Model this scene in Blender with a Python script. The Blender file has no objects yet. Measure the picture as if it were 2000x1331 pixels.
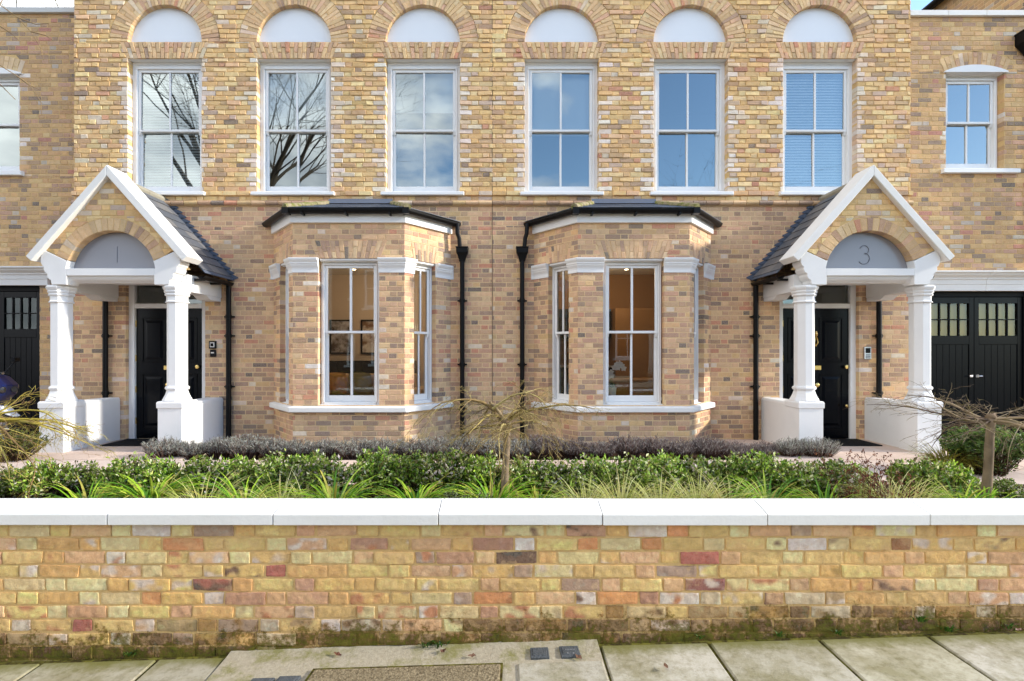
import bpy, bmesh, math, random
import numpy as np
from mathutils import Vector, Matrix, noise

R = math.radians
SC = bpy.context.scene
COL = SC.collection

# ------------------------------------------------------------------ camera
CAM_Y, CAM_Z = -8.1, 1.63
cam = bpy.data.cameras.new("camera")
cam.lens, cam.sensor_width = 18.0, 36.0
cam.shift_x, cam.shift_y = 0.0075, 0.01225          # rising-front lens: verticals stay vertical
cam.clip_start, cam.clip_end = 0.05, 900
cam_o = bpy.data.objects.new("camera", cam)
cam_o.location = (0, CAM_Y, CAM_Z)
cam_o.rotation_euler = (R(90), 0, 0)
COL.objects.link(cam_o)
SC.camera = cam_o

# ------------------------------------------------------------------ light
SUN_EL, SUN_AZ = 23.0, 95.5                          # azimuth clockwise from +Y: along the facade, a little in front
EXPOSURE = 1.55
SKY = 0.148
world = bpy.data.worlds.new("World")
SC.world = world
world.use_nodes = True
nt = world.node_tree
for n in list(nt.nodes): nt.nodes.remove(n)
wo = nt.nodes.new("ShaderNodeOutputWorld")
bg = nt.nodes.new("ShaderNodeBackground")
sky = nt.nodes.new("ShaderNodeTexSky")
sky.sky_type = 'NISHITA'
sky.sun_disc = False
sky.sun_elevation = R(SUN_EL)
sky.sun_rotation = R(SUN_AZ)
sky.air_density, sky.dust_density, sky.ozone_density = 1.0, 0.4, 3.0
tc = nt.nodes.new("ShaderNodeTexCoord")
mp = nt.nodes.new("ShaderNodeMapping")
mp.inputs['Scale'].default_value = (1.0, 1.0, 2.2)
mp.inputs['Location'].default_value = (7.1, 3.3, 5.2)
nz = nt.nodes.new("ShaderNodeTexNoise")
nz.inputs['Scale'].default_value = 2.3
nz.inputs['Detail'].default_value = 7
nz.inputs['Roughness'].default_value = 0.55
rp = nt.nodes.new("ShaderNodeValToRGB")
rp.color_ramp.elements[0].position = 0.44
rp.color_ramp.elements[1].position = 0.57
mx = nt.nodes.new("ShaderNodeMix")
mx.data_type = 'RGBA'
mx.inputs['B'].default_value = (6.6, 6.55, 6.5, 1)    # sunlit cloud, in the sky texture's own units
n2 = nt.nodes.new("ShaderNodeTexNoise"); n2.inputs['Scale'].default_value = 4.5; n2.inputs['Detail'].default_value = 6
r2 = nt.nodes.new("ShaderNodeValToRGB")                # lit tops and grey undersides of the clouds
r2.color_ramp.elements[0].position, r2.color_ramp.elements[1].position = 0.38, 0.62
r2.color_ramp.elements[0].color = (0.33, 0.36, 0.41, 1); r2.color_ramp.elements[1].color = (1, 1, 1, 1)
cm_ = nt.nodes.new("ShaderNodeVectorMath"); cm_.operation = 'SCALE'; cm_.inputs['Scale'].default_value = 7.0
nt.links.new(mp.outputs['Vector'], n2.inputs['Vector']); nt.links.new(n2.outputs['Fac'], r2.inputs['Fac'])
nt.links.new(r2.outputs['Color'], cm_.inputs[0]); nt.links.new(cm_.outputs[0], mx.inputs['B'])
nt.links.new(tc.outputs['Generated'], mp.inputs['Vector'])
nt.links.new(mp.outputs['Vector'], nz.inputs['Vector'])
sx = nt.nodes.new("ShaderNodeSeparateXYZ")            # the cloud bank lies to the west, clear sky to the east
nt.links.new(tc.outputs['Generated'], sx.inputs[0])
ma = nt.nodes.new("ShaderNodeMath"); ma.operation = 'MULTIPLY_ADD'
ma.inputs[1].default_value = -0.36
nt.links.new(sx.outputs[0], ma.inputs[0]); nt.links.new(nz.outputs['Fac'], ma.inputs[2])
nt.links.new(ma.outputs[0], rp.inputs['Fac'])
nt.links.new(rp.outputs['Color'], mx.inputs['Factor'])
nt.links.new(sky.outputs['Color'], mx.inputs['A'])
nt.links.new(mx.outputs['Result'], bg.inputs['Color'])
nt.links.new(bg.outputs['Background'], wo.inputs['Surface'])
bg.inputs['Strength'].default_value = SKY

sl = bpy.data.lights.new("sun", 'SUN')
sl.energy = 2.0
sl.angle = R(2.4)
sl.color = (1.0, 0.93, 0.82)
so = bpy.data.objects.new("sun", sl)
az, el = R(SUN_AZ), R(SUN_EL)
sd = Vector((math.sin(az) * math.cos(el), math.cos(az) * math.cos(el), math.sin(el)))
so.rotation_euler = sd.to_track_quat('Z', 'Y').to_euler()
so.location = (30, -6, 14)
COL.objects.link(so)

vs = SC.view_settings
vs.view_transform = 'Standard'
vs.look = 'None'
vs.exposure = EXPOSURE
vs.gamma = 1.0
SC.cycles.max_bounces = 8
SC.cycles.transparent_max_bounces = 16
SC.cycles.caustics_reflective = False
SC.cycles.caustics_refractive = False
SC.cycles.use_denoising = True

# ------------------------------------------------------------------ helpers
def lin(c):
    return tuple(((v / 255) / 12.92 if v <= 10 else ((v / 255 + 0.055) / 1.055) ** 2.4) for v in c)

def px(x, y, Y):
    """A point measured in the photograph (2000 px wide), at depth Y, as a world position."""
    k = (Y - CAM_Y) / 1000.0
    return Vector(((x - 985) * k, Y, CAM_Z + (690 - y) * k))

class MB:
    def __init__(s, T=None, flip=False):
        s.v, s.f, s.m, s.c = [], [], [], []
        s.T, s.flip = T, flip
        s.col = (1, 1, 1)
    def vert(s, p, c=None):
        if s.T: p = s.T(p)
        s.v.append((p[0], p[1], p[2])); s.c.append(c or s.col)
        return len(s.v) - 1
    def face(s, ids, m=0):
        s.f.append(tuple(reversed(ids)) if s.flip else tuple(ids)); s.m.append(m)
    def poly(s, pts, m=0, c=None):
        s.face([s.vert(p, c) for p in pts], m)
    def box(s, x0, x1, y0, y1, z0, z1, m=0, c=None):
        i = [s.vert(p, c) for p in ((x0,y0,z0),(x1,y0,z0),(x1,y1,z0),(x0,y1,z0),(x0,y0,z1),(x1,y0,z1),(x1,y1,z1),(x0,y1,z1))]
        for q in ((0,3,2,1),(4,5,6,7),(0,1,5,4),(1,2,6,5),(2,3,7,6),(3,0,4,7)): s.face([i[k] for k in q], m)
    def hull8(s, lo, hi, m=0, c=None):
        """lo and hi: matching lists of points; closed prism between them."""
        a = [s.vert(p, c) for p in lo]; b = [s.vert(p, c) for p in hi]
        n = len(a)
        s.face(a[::-1], m); s.face(b, m)
        for k in range(n): s.face([a[k], a[(k+1)%n], b[(k+1)%n], b[k]], m)
    def loft(s, rings, m=0, c=None, caps=True, closed=True):
        R_ = [[s.vert(p, c) for p in r] for r in rings]
        n = len(R_[0])
        for a, b in zip(R_, R_[1:]):
            for k in range(n if closed else n - 1): s.face([a[k], a[(k+1)%n], b[(k+1)%n], b[k]], m)
        if caps: s.face(R_[0][::-1], m); s.face(R_[-1], m)
    def tube(s, path, rad, n=6, m=0, c=None, caps=True):
        P = [Vector(p) for p in path]
        rr = rad if isinstance(rad, (list, tuple)) else [rad] * len(P)
        rings = []
        up = None
        for k, p in enumerate(P):
            d = (P[min(k+1, len(P)-1)] - P[max(k-1, 0)])
            d = d.normalized() if d.length > 1e-9 else Vector((0,0,1))
            if up is None: up = Vector((0,0,1)) if abs(d.z) < 0.9 else Vector((1,0,0))
            a = d.cross(up)
            a = a.normalized() if a.length > 1e-6 else Vector((1,0,0))
            b = d.cross(a).normalized(); up = -b if False else up
            rings.append([p + (a * math.cos(2*math.pi*i/n) + b * math.sin(2*math.pi*i/n)) * rr[k] for i in range(n)])
        s.loft(rings, m, c, caps)
    def lathe(s, cx, cy, prof, n=8, rot=0.0, m=0, c=None):
        s.loft([[(cx + r*math.cos(rot+2*math.pi*i/n), cy + r*math.sin(rot+2*math.pi*i/n), z) for i in range(n)] for r, z in prof], m, c)
    def sweep(s, path, prof, m=0, c=None, closed_prof=True):
        """prof: list of (out, z); path: list of (x, y) walked so that 'out' lies to the right-hand side."""
        P = [Vector((p[0], p[1])) for p in path]
        rings = []
        for k, p in enumerate(P):
            ns = []
            if k > 0: d = (P[k]-P[k-1]).normalized(); ns.append(Vector((d.y, -d.x)))
            if k < len(P)-1: d = (P[k+1]-P[k]).normalized(); ns.append(Vector((d.y, -d.x)))
            n = sum(ns, Vector((0,0))); n.normalize()
            k2 = 1.0 / max(0.3, n.dot(ns[0]))
            rings.append([(p.x + n.x*o*k2, p.y + n.y*o*k2, z) for o, z in prof])
        s.loft(rings, m, c)
    def build(s, name, mats, parent=None, smooth=False, bevel=0, recalc=False, seg=1):
        me = bpy.data.meshes.new(name)
        me.from_pydata(s.v, [], s.f)
        if not isinstance(mats, (list, tuple)): mats = [mats]
        for m in mats: me.materials.append(m)
        if len(mats) > 1: me.polygons.foreach_set('material_index', s.m)
        at = me.color_attributes.new('Col', 'FLOAT_COLOR', 'POINT')
        at.data.foreach_set('color', np.array([(c[0], c[1], c[2], 1.0) for c in s.c], dtype=np.float32).ravel())
        if recalc:
            b = bmesh.new(); b.from_mesh(me); bmesh.ops.recalc_face_normals(b, faces=b.faces); b.to_mesh(me); b.free()
        if smooth: me.polygons.foreach_set('use_smooth', [True] * len(me.polygons))
        me.update()
        o = bpy.data.objects.new(name, me)
        COL.objects.link(o)
        if parent is not None: adopt(o, parent)
        if bevel:
            bv = o.modifiers.new('bevel', 'BEVEL'); bv.width = bevel; bv.segments = seg; bv.limit_method = 'ANGLE'; bv.angle_limit = R(35)
        return o

ORG = {}
def adopt(o, parent):
    o.parent = parent
    w = ORG.get(parent.name, (0, 0, 0))
    o.location = (-w[0], -w[1], -w[2]) if parent.type == 'EMPTY' else (0, 0, 0)

def thing(name, label, cat, loc=(0,0,0), group=None, local=False):
    """Empty at the thing's base; local=True means its parts are modelled round the origin and the whole is moved to loc."""
    o = bpy.data.objects.new(name, None)
    o.empty_display_size = 0.1
    COL.objects.link(o)
    o.location = loc
    ORG[o.name] = (0, 0, 0) if local else tuple(loc)
    o['label'], o['category'] = label, cat
    if group: o['group'] = group
    return o

def tag(o, label, cat, group=None):
    o['label'], o['category'] = label, cat
    if group: o['group'] = group
    return o

def struct(o, kind='structure', label=None, cat=None):
    o['kind'] = kind
    if label: o['label'] = label
    if cat: o['category'] = cat
    return o

def dup(root, loc, rz=0.0, sc=1.0, label=None):
    r = root.copy(); COL.objects.link(r)
    r.location = loc; r.rotation_euler = (0, 0, rz); r.scale = (sc, sc, sc)
    if label: r['label'] = label
    for ch in list(root.children):
        c = ch.copy(); COL.objects.link(c); c.parent = r
        for g in ch.children:
            d = g.copy(); COL.objects.link(d); d.parent = c
    return r

# ------------------------------------------------------------------ materials
class N:
    def __init__(s, name):
        s.mat = bpy.data.materials.new(name); s.mat.use_nodes = True
        s.t = s.mat.node_tree; s.b = s.t.nodes['Principled BSDF']; s.out = s.t.nodes['Material Output']
    def n(s, kind, **kw):
        x = s.t.nodes.new('ShaderNode' + kind)
        for k, v in kw.items():
            if k in x.inputs: x.inputs[k].default_value = v
            else: setattr(x, k, v)
        return x
    def l(s, a, b): s.t.links.new(a, b)
    def noise(s, scale, detail=4, rough=0.6, vec=None):
        x = s.n('TexNoise'); x.inputs['Scale'].default_value = scale; x.inputs['Detail'].default_value = detail; x.inputs['Roughness'].default_value = rough
        if vec is not None: s.l(vec, x.inputs['Vector'])
        return x.outputs['Fac']
    def ramp(s, fac, p0, p1, c0=(0,0,0,1), c1=(1,1,1,1)):
        x = s.n('ValToRGB'); e = x.color_ramp.elements
        e[0].position, e[1].position, e[0].color, e[1].color = p0, p1, c0, c1
        s.l(fac, x.inputs['Fac']); return x.outputs['Color']
    def mix(s, fac, a, b, mode='MIX'):
        x = s.n('Mix'); x.data_type = 'RGBA'; x.blend_type = mode
        for v, k in ((fac, 'Factor'), (a, 'A'), (b, 'B')):
            if hasattr(v, 'is_output'): s.l(v, x.inputs[k])
            else: x.inputs[k].default_value = v if k == 'Factor' else (tuple(v) + (1,))[:4]
        return x.outputs['Result']
    def math(s, op, a, b=0.0, clamp=False):
        x = s.n('Math'); x.operation = op; x.use_clamp = clamp
        for v, k in ((a, 0), (b, 1)):
            if hasattr(v, 'is_output'): s.l(v, x.inputs[k])
            else: x.inputs[k].default_value = v
        return x.outputs[0]
    def pos(s): return s.n('NewGeometry').outputs['Position']
    def xyz(s, v):
        x = s.n('SeparateXYZ'); s.l(v, x.inputs[0]); return x.outputs
    def attr(s): return s.n('Attribute', attribute_name='Col').outputs['Color']
    def bump(s, h, dist=0.002, strength=1.0):
        x = s.n('Bump'); x.inputs['Distance'].default_value = dist; x.inputs['Strength'].default_value = strength
        s.l(h, x.inputs['Height']); s.l(x.outputs[0], s.b.inputs['Normal'])
    def done(s, color=None, rough=0.8, spec=0.3, metal=0.0):
        if color is not None:
            if hasattr(color, 'is_output'): s.l(color, s.b.inputs['Base Color'])
            else: s.b.inputs['Base Color'].default_value = (tuple(color) + (1,))[:4]
        if hasattr(rough, 'is_output'): s.l(rough, s.b.inputs['Roughness'])
        else: s.b.inputs['Roughness'].default_value = rough
        s.b.inputs['Specular IOR Level'].default_value = spec
        s.b.inputs['Metallic'].default_value = metal
        return s.mat

def brick_mat(name, blotch, bump, moss=False):
    m = N(name); p = m.pos(); c = m.attr()
    n1 = m.noise(14, 5, 0.65, p); n2 = m.noise(90, 4, 0.7, p); n3 = m.noise(3.0, 4, 0.6, p)
    c = m.mix(m.ramp(n1, 0.35, 0.75), c, m.mix(1.0, c, (0.76, 0.70, 0.66), 'MULTIPLY')) if blotch else c
    c = m.mix(m.math('MULTIPLY', m.ramp(n2, 0.55, 0.75), 0.45), c, m.mix(1.0, c, (0.5, 0.42, 0.36), 'MULTIPLY'))
    c = m.mix(m.math('MULTIPLY', m.ramp(n2, 0.44, 0.28), 0.2 if moss else 0.5), c, m.mix(0.5, c, lin((226, 210, 190))))
    c = m.mix(m.math('MULTIPLY', m.ramp(n3, 0.4, 0.72), 0.15), c, m.mix(1.0, c, (0.75, 0.72, 0.72), 'MULTIPLY'))
    if moss:
        n4 = m.noise(9, 5, 0.7, p)
        c = m.mix(m.math('MULTIPLY', m.ramp(n4, 0.55, 0.60), 0.45), c, m.mix(0.6, c, lin((232, 200, 146))))
        c = m.mix(m.math('MULTIPLY', m.ramp(n4, 0.41, 0.36), 0.45), c, m.mix(0.5, c, lin((170, 112, 76))))
        c = moss_over(m, c, p)
    m.bump(m.math('ADD', m.noise(60, 6, 0.7, p), m.math('MULTIPLY', n1, 0.8)), bump)
    return m.done(c, 0.92, 0.2)

def moss_over(m, c, p):
    z = m.xyz(p)
    # height above the sloping pavement
    h = m.math('SUBTRACT', z[2], m.math('ADD', m.math('MULTIPLY', z[0], 0.031), 0.027))
    w = m.noise(7, 6, 0.7, p); f = m.noise(46, 5, 0.75, p)
    lvl = m.math('SUBTRACT', m.math('ADD', m.math('MULTIPLY', m.ramp(w, 0.36, 0.72), 0.24), m.math('MULTIPLY', m.ramp(f, 0.35, 0.65), 0.12)), m.math('ADD', h, 0.03))
    damp = m.ramp(lvl, 0.0, 0.07); green = m.ramp(m.math('ADD', lvl, m.math('MULTIPLY', f, 0.10)), 0.09, 0.19)
    c = m.mix(m.math('MULTIPLY', damp, 0.85), c, m.mix(1.0, c, (0.40, 0.34, 0.22), 'MULTIPLY'))
    c = m.mix(m.math('MULTIPLY', green, 0.75), c, m.mix(f, lin((50, 46, 16)), lin((112, 116, 28))))
    return c

def mortar_mat(name, col, moss=False):
    m = N(name); p = m.pos(); n1 = m.noise(40, 5, 0.7, p); n2 = m.noise(4, 4, 0.6, p)
    c = m.mix(n1, tuple(v * 0.72 for v in col), tuple(min(1, v * 1.12) for v in col))
    c = m.mix(m.math('MULTIPLY', m.ramp(n2, 0.4, 0.7), 0.3), c, tuple(v * 0.6 for v in col))
    if moss: c = moss_over(m, c, p)
    m.bump(m.noise(150, 4, 0.7, p), 0.002)
    return m.done(c, 0.95, 0.15)

def paint_mat(name, col, rough=0.45, dirt=0.10, spec=0.4, bump=0.00015):
    m = N(name); p = m.pos()
    n1 = m.noise(3.5, 5, 0.65, p); n2 = m.noise(35, 4, 0.7, p)
    c = m.mix(m.math('MULTIPLY', m.ramp(n1, 0.45, 0.8), dirt), col, tuple(v * 0.6 for v in col))
    c = m.mix(m.math('MULTIPLY', m.ramp(n2, 0.6, 0.8), dirt * 0.7), c, tuple(v * 0.55 for v in col))
    m.bump(n2, bump)
    return m.done(c, rough, spec)

def stone_mat(name, col, dirt=0.25):
    m = N(name); p = m.pos()
    n1 = m.noise(2.2, 6, 0.7, p); n2 = m.noise(60, 4, 0.7, p)
    c = m.mix(m.math('MULTIPLY', m.ramp(n1, 0.42, 0.75), dirt), col, tuple(v * f for v, f in zip(col, (0.66, 0.64, 0.58))))
    c = m.mix(m.math('MULTIPLY', m.ramp(n2, 0.5, 0.8), dirt), c, tuple(v * 0.75 for v in col))
    m.bump(n2, 0.0012)
    return m.done(c, 0.8, 0.25)

def attr_mat(name, rough=0.6, spec=0.3, trans=0.0, vary=0.25, sheen=0):
    m = N(name); c = m.attr(); p = m.pos()
    c = m.mix(m.math('MULTIPLY', m.noise(25, 3, 0.6, p), vary * 2), c, m.mix(1.0, c, (0.55, 0.55, 0.5), 'MULTIPLY'))
    if rough > 0.85: m.bump(m.noise(120, 5, 0.7, p), 0.003)
    mat = m.done(c, rough, spec)
    if trans:
        t = m.n('BsdfTranslucent'); m.l(c, t.inputs['Color'])
        mixs = m.n('MixShader'); mixs.inputs[0].default_value = trans
        m.l(m.b.outputs[0], mixs.inputs[1]); m.l(t.outputs[0], mixs.inputs[2]); m.l(mixs.outputs[0], m.out.inputs['Surface'])
    return mat

def glass_mat(name, refl, tint=(0.9, 0.95, 0.93), rough=0.0):
    m = N(name); m.t.nodes.remove(m.b)
    tr = m.n('BsdfTransparent'); tr.inputs['Color'].default_value = tint + (1,)
    gl = m.n('BsdfGlossy'); gl.inputs['Roughness'].default_value = rough; gl.inputs['Color'].default_value = (0.90, 1.0, 0.99, 1)
    fr = m.n('Fresnel'); fr.inputs['IOR'].default_value = 1.52
    f = m.math('ADD', m.math('MULTIPLY', fr.outputs[0], 0.9), refl, True)
    # old glass and sealed units are never quite flat
    bp = m.n('Bump'); bp.inputs['Distance'].default_value = 0.004; bp.inputs['Strength'].default_value = 0.25
    m.l(m.noise(1.6, 1, 0.4, m.pos()), bp.inputs['Height']); m.l(bp.outputs[0], gl.inputs['Normal'])
    ms = m.n('MixShader'); m.l(f, ms.inputs[0]); m.l(tr.outputs[0], ms.inputs[1]); m.l(gl.outputs[0], ms.inputs[2])
    m.l(ms.outputs[0], m.out.inputs['Surface'])
    return m.mat

def emit_mat(name, col, s):
    m = N(name); m.b.inputs['Emission Color'].default_value = col + (1,); m.b.inputs['Emission Strength'].default_value = s
    return m.done(col, 0.5)

M = {}
M['brick_up'] = brick_mat('yellow stock brick', True, 0.006)
M['brick_lo'] = brick_mat('brown stock brick', True, 0.003)
M['brick_fw'] = brick_mat('garden wall brick', True, 0.004, True)
M['mortar_up'] = mortar_mat('golden mortar', lin((222, 188, 132)))
M['mortar_lo'] = mortar_mat('buff mortar', lin((234, 204, 158)))
M['mortar_fw'] = mortar_mat('ochre mortar', lin((226, 190, 130)), True)
M['white'] = paint_mat('white gloss paint', (0.80, 0.80, 0.79), 0.35, 0.06)
M['masonry'] = paint_mat('white masonry paint', (0.78, 0.775, 0.76), 0.7, 0.14, 0.25, 0.001)
M['panel'] = paint_mat('smooth white panel', (0.80, 0.83, 0.86), 0.35, 0.04)
M['coping'] = stone_mat('pale cast stone', (0.78, 0.77, 0.74), 0.22)
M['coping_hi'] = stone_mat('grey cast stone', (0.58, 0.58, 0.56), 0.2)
M['black'] = paint_mat('black gloss paint', (0.003, 0.0035, 0.005), 0.4, 0.0, 0.1)
M['blackplastic'] = paint_mat('black cast iron paint', (0.004, 0.004, 0.0045), 0.42, 0.0, 0.2)
M['door'] = paint_mat('black door paint', (0.002, 0.003, 0.005), 0.25, 0.0, 0.12, 0.0003)
def metal(name, col, rough):
    m = N(name); m.bump(m.noise(80, 3, 0.6, m.pos()), 0.0004); return m.done(col, rough, 0.5, 1.0)
M['brass'] = metal('polished brass', (0.83, 0.60, 0.22), 0.25)
M['steel'] = metal('brushed steel', (0.55, 0.55, 0.56), 0.35)
M['lead'] = paint_mat('lead sheet', (0.085, 0.105, 0.145), 0.55, 0.3)
M['glass'] = glass_mat('sash glass', 0.25, (0.94, 0.99, 0.97))
M['glass_bay'] = glass_mat('bay glass', 0.075, (0.93, 0.95, 0.93))
M['glass_dim'] = glass_mat('garage glass', 0.015, (0.95, 0.93, 0.86))
def slate():
    m = N('blue grey slate'); p = m.pos(); c = m.attr()
    c = m.mix(m.noise(9, 5, 0.7, p), c, m.mix(1.0, c, (0.6, 0.62, 0.66), 'MULTIPLY'))
    mo = m.ramp(m.noise(7, 6, 0.75, p), 0.60, 0.72)
    c = m.mix(m.math('MULTIPLY', mo, 0.25), c, lin((120, 120, 60)))
    m.bump(m.noise(50, 4, 0.7, p), 0.002)
    return m.done(c, 0.55, 0.45)
M['slate'] = slate()
def mossy():
    m = N('mossy clay hip tile'); p = m.pos()
    c = m.mix(m.ramp(m.noise(11, 6, 0.75, p), 0.45, 0.6), lin((150, 138, 112)), lin((104, 108, 44)))
    m.bump(m.noise(45, 5, 0.7, p), 0.006)
    return m.done(c, 0.95, 0.1)
M['mossy'] = mossy()
M['attr'] = attr_mat('mixed paint')
M['leaf'] = attr_mat('evergreen leaf', 0.36, 0.5, 0.32, 0.2)
M['blade'] = attr_mat('grass blade', 0.5, 0.35, 0.30, 0.2)
M['bark'] = attr_mat('bark', 0.9, 0.15, 0, 0.45)
# ------------------------------------------------------------------ brickwork
def palette(*rows):
    w = [r[0] for r in rows]; c = [tuple(min(.85, v*1.15) for v in lin(r[1])) for r in rows]
    def pick(rng):
        k = rng.choices(range(len(w)), w)[0]
        j = 1 + rng.uniform(-0.13, 0.13)
        return tuple(max(0.004, min(0.9, v * j * (1 + rng.uniform(-0.04, 0.04)))) for v in c[k])
    return pick
PAL_UP = palette((22,(218,180,116)),(18,(208,168,102)),(18,(226,194,136)),(10,(202,162,108)),(9,(208,168,124)),(8,(182,146,102)),
                 (6,(210,196,172)),(4,(164,132,100)),(2.4,(194,136,100)),(1.2,(118,98,82)),(0.7,(172,108,78)),(5,(184,160,142)))
PAL_LO = palette((20,(206,164,122)),(17,(192,150,112)),(12,(178,136,106)),(9,(212,176,130)),(9,(158,120,90)),(8,(194,146,114)),
                 (7,(150,118,94)),(6,(208,168,110)),(4,(132,106,90)),(5,(188,120,88)),(1.8,(98,82,72)),(3,(214,196,174)))
PAL_WING = palette((20,(196,154,98)),(18,(182,142,90)),(12,(202,168,112)),(9,(164,130,96)),(8,(182,140,112)),(7,(150,120,92)),
                 (4,(176,164,150)),(3,(124,102,84)),(2,(178,112,94)),(1.5,(92,80,72)))
PAL_FW = palette((26,(232,192,120)),(18,(222,178,108)),(20,(238,208,150)),(14,(222,180,134)),(9,(206,166,124)),(3.5,(214,148,92)),
                 (2.4,(166,94,84)),(1.8,(124,76,76)),(6,(220,210,198)),(3.5,(168,148,128)),(1.2,(84,76,68)),(4,(186,144,116)),(1.5,(150,104,70)))
PAL_ARCH = palette((22,(206,172,122)),(18,(196,160,112)),(14,(214,184,138)),(10,(196,152,118)),(6,(176,138,104)),(4,(150,118,92)),(3,(206,186,160)),(2,(196,128,92)))
PAL_BAYARCH = palette((20,(202,164,122)),(16,(190,152,116)),(10,(210,178,136)),(8,(172,134,108)),(4,(140,112,94)),(2,(90,78,70)))
WHITEWASH = palette((6,(214,202,188)),(4,(204,188,172)),(3,(222,214,206)),(3,(206,178,146)))

def add_brick(mb, tf, rng, quad, col, prot, jit, ch=0.005, back=0.003, fine=None, col2=None):
    """quad: four (u, z) corners, counter-clockwise from bottom left."""
    jj = lambda a: rng.uniform(-a, a)
    c = [(q[0] + jj(jit), q[1] + jj(jit)) for q in quad]
    cx, cz = sum(q[0] for q in c) / 4, sum(q[1] for q in c) / 4
    p = prot + jj(prot * 0.45)
    tilt = jj(prot * 0.3)
    if fine:
        nx, nz = fine
        ids = []
        seed = rng.uniform(0, 100)
        for j in range(nz + 1):
            row = []
            for i in range(nx + 1):
                a, b = i / nx, j / nz
                u = (c[0][0]*(1-a)+c[1][0]*a)*(1-b) + (c[3][0]*(1-a)+c[2][0]*a)*b
                z = (c[0][1]*(1-a)+c[1][1]*a)*(1-b) + (c[3][1]*(1-a)+c[2][1]*a)*b
                e = (i in (0, nx)) or (j in (0, nz))
                nn = noise.noise(Vector((u*28+seed, z*28, seed)))
                if e:
                    u += jj(0.0012); z += jj(0.0014)
                    w = p - 0.0008 + nn * 0.0016 - (0.002 if (i in (0, nx)) and (j in (0, nz)) else 0)
                else:
                    w = p + nn * 0.0022
                k2 = noise.noise(Vector((u*16+seed*3, z*22, seed+7))); k3 = noise.noise(Vector((u*45, z*60, seed+3)))
                cc = tuple(max(0.005, min(0.85, (q0*(1-mixw)+q1*mixw)*(1+0.22*k3))) for q0, q1 in zip(col, col2 or col)) if (mixw := min(1, max(0, k2*2.6-0.1))) is not None else col
                row.append(mb.vert(tf(u, z, w), cc))
            ids.append(row)
        for j in range(nz):
            for i in range(nx): mb.face((ids[j][i], ids[j][i+1], ids[j+1][i+1], ids[j+1][i]))
        ring = ids[0] + [r[-1] for r in ids[1:]] + ids[-1][-2::-1] + [r[0] for r in ids[-2:0:-1]]
        co = [(c0) for c0 in c]
        bk = []
        for k in ring:
            v = mb.v[k]; bk.append(None)
        # sides: push the ring straight back
        n0 = Vector(tf(0, 0, 0)) - Vector(tf(0, 0, p + back))
        bk = []
        for k in ring:
            v = Vector(mb.v[k]) + n0
            mb.v.append(tuple(v)); mb.c.append(col); bk.append(len(mb.v) - 1)
        n = len(ring)
        for k in range(n): mb.face((ring[(k+1) % n], ring[k], bk[k], bk[(k+1) % n]))
        return
    bk = [mb.vert(tf(u, z, -back), col) for u, z in c]
    md = [mb.vert(tf(u, z, p - ch * 0.7 + jj(ch*0.3)), col) for u, z in c]
    fr = []
    for u, z in c:
        su = 1 if u < cx else -1; sz = 1 if z < cz else -1
        uu, zz = u + su * (ch + jj(ch*0.5)), z + sz * (ch + jj(ch*0.5))
        fr.append(mb.vert(tf(uu, zz, p + tilt * sz), col))
    mb.face(fr)
    for k in range(4):
        l = (k + 1) % 4
        mb.face((md[k], md[l], fr[l], fr[k]))
        mb.face((bk[k], bk[l], md[l], md[k]))

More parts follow.
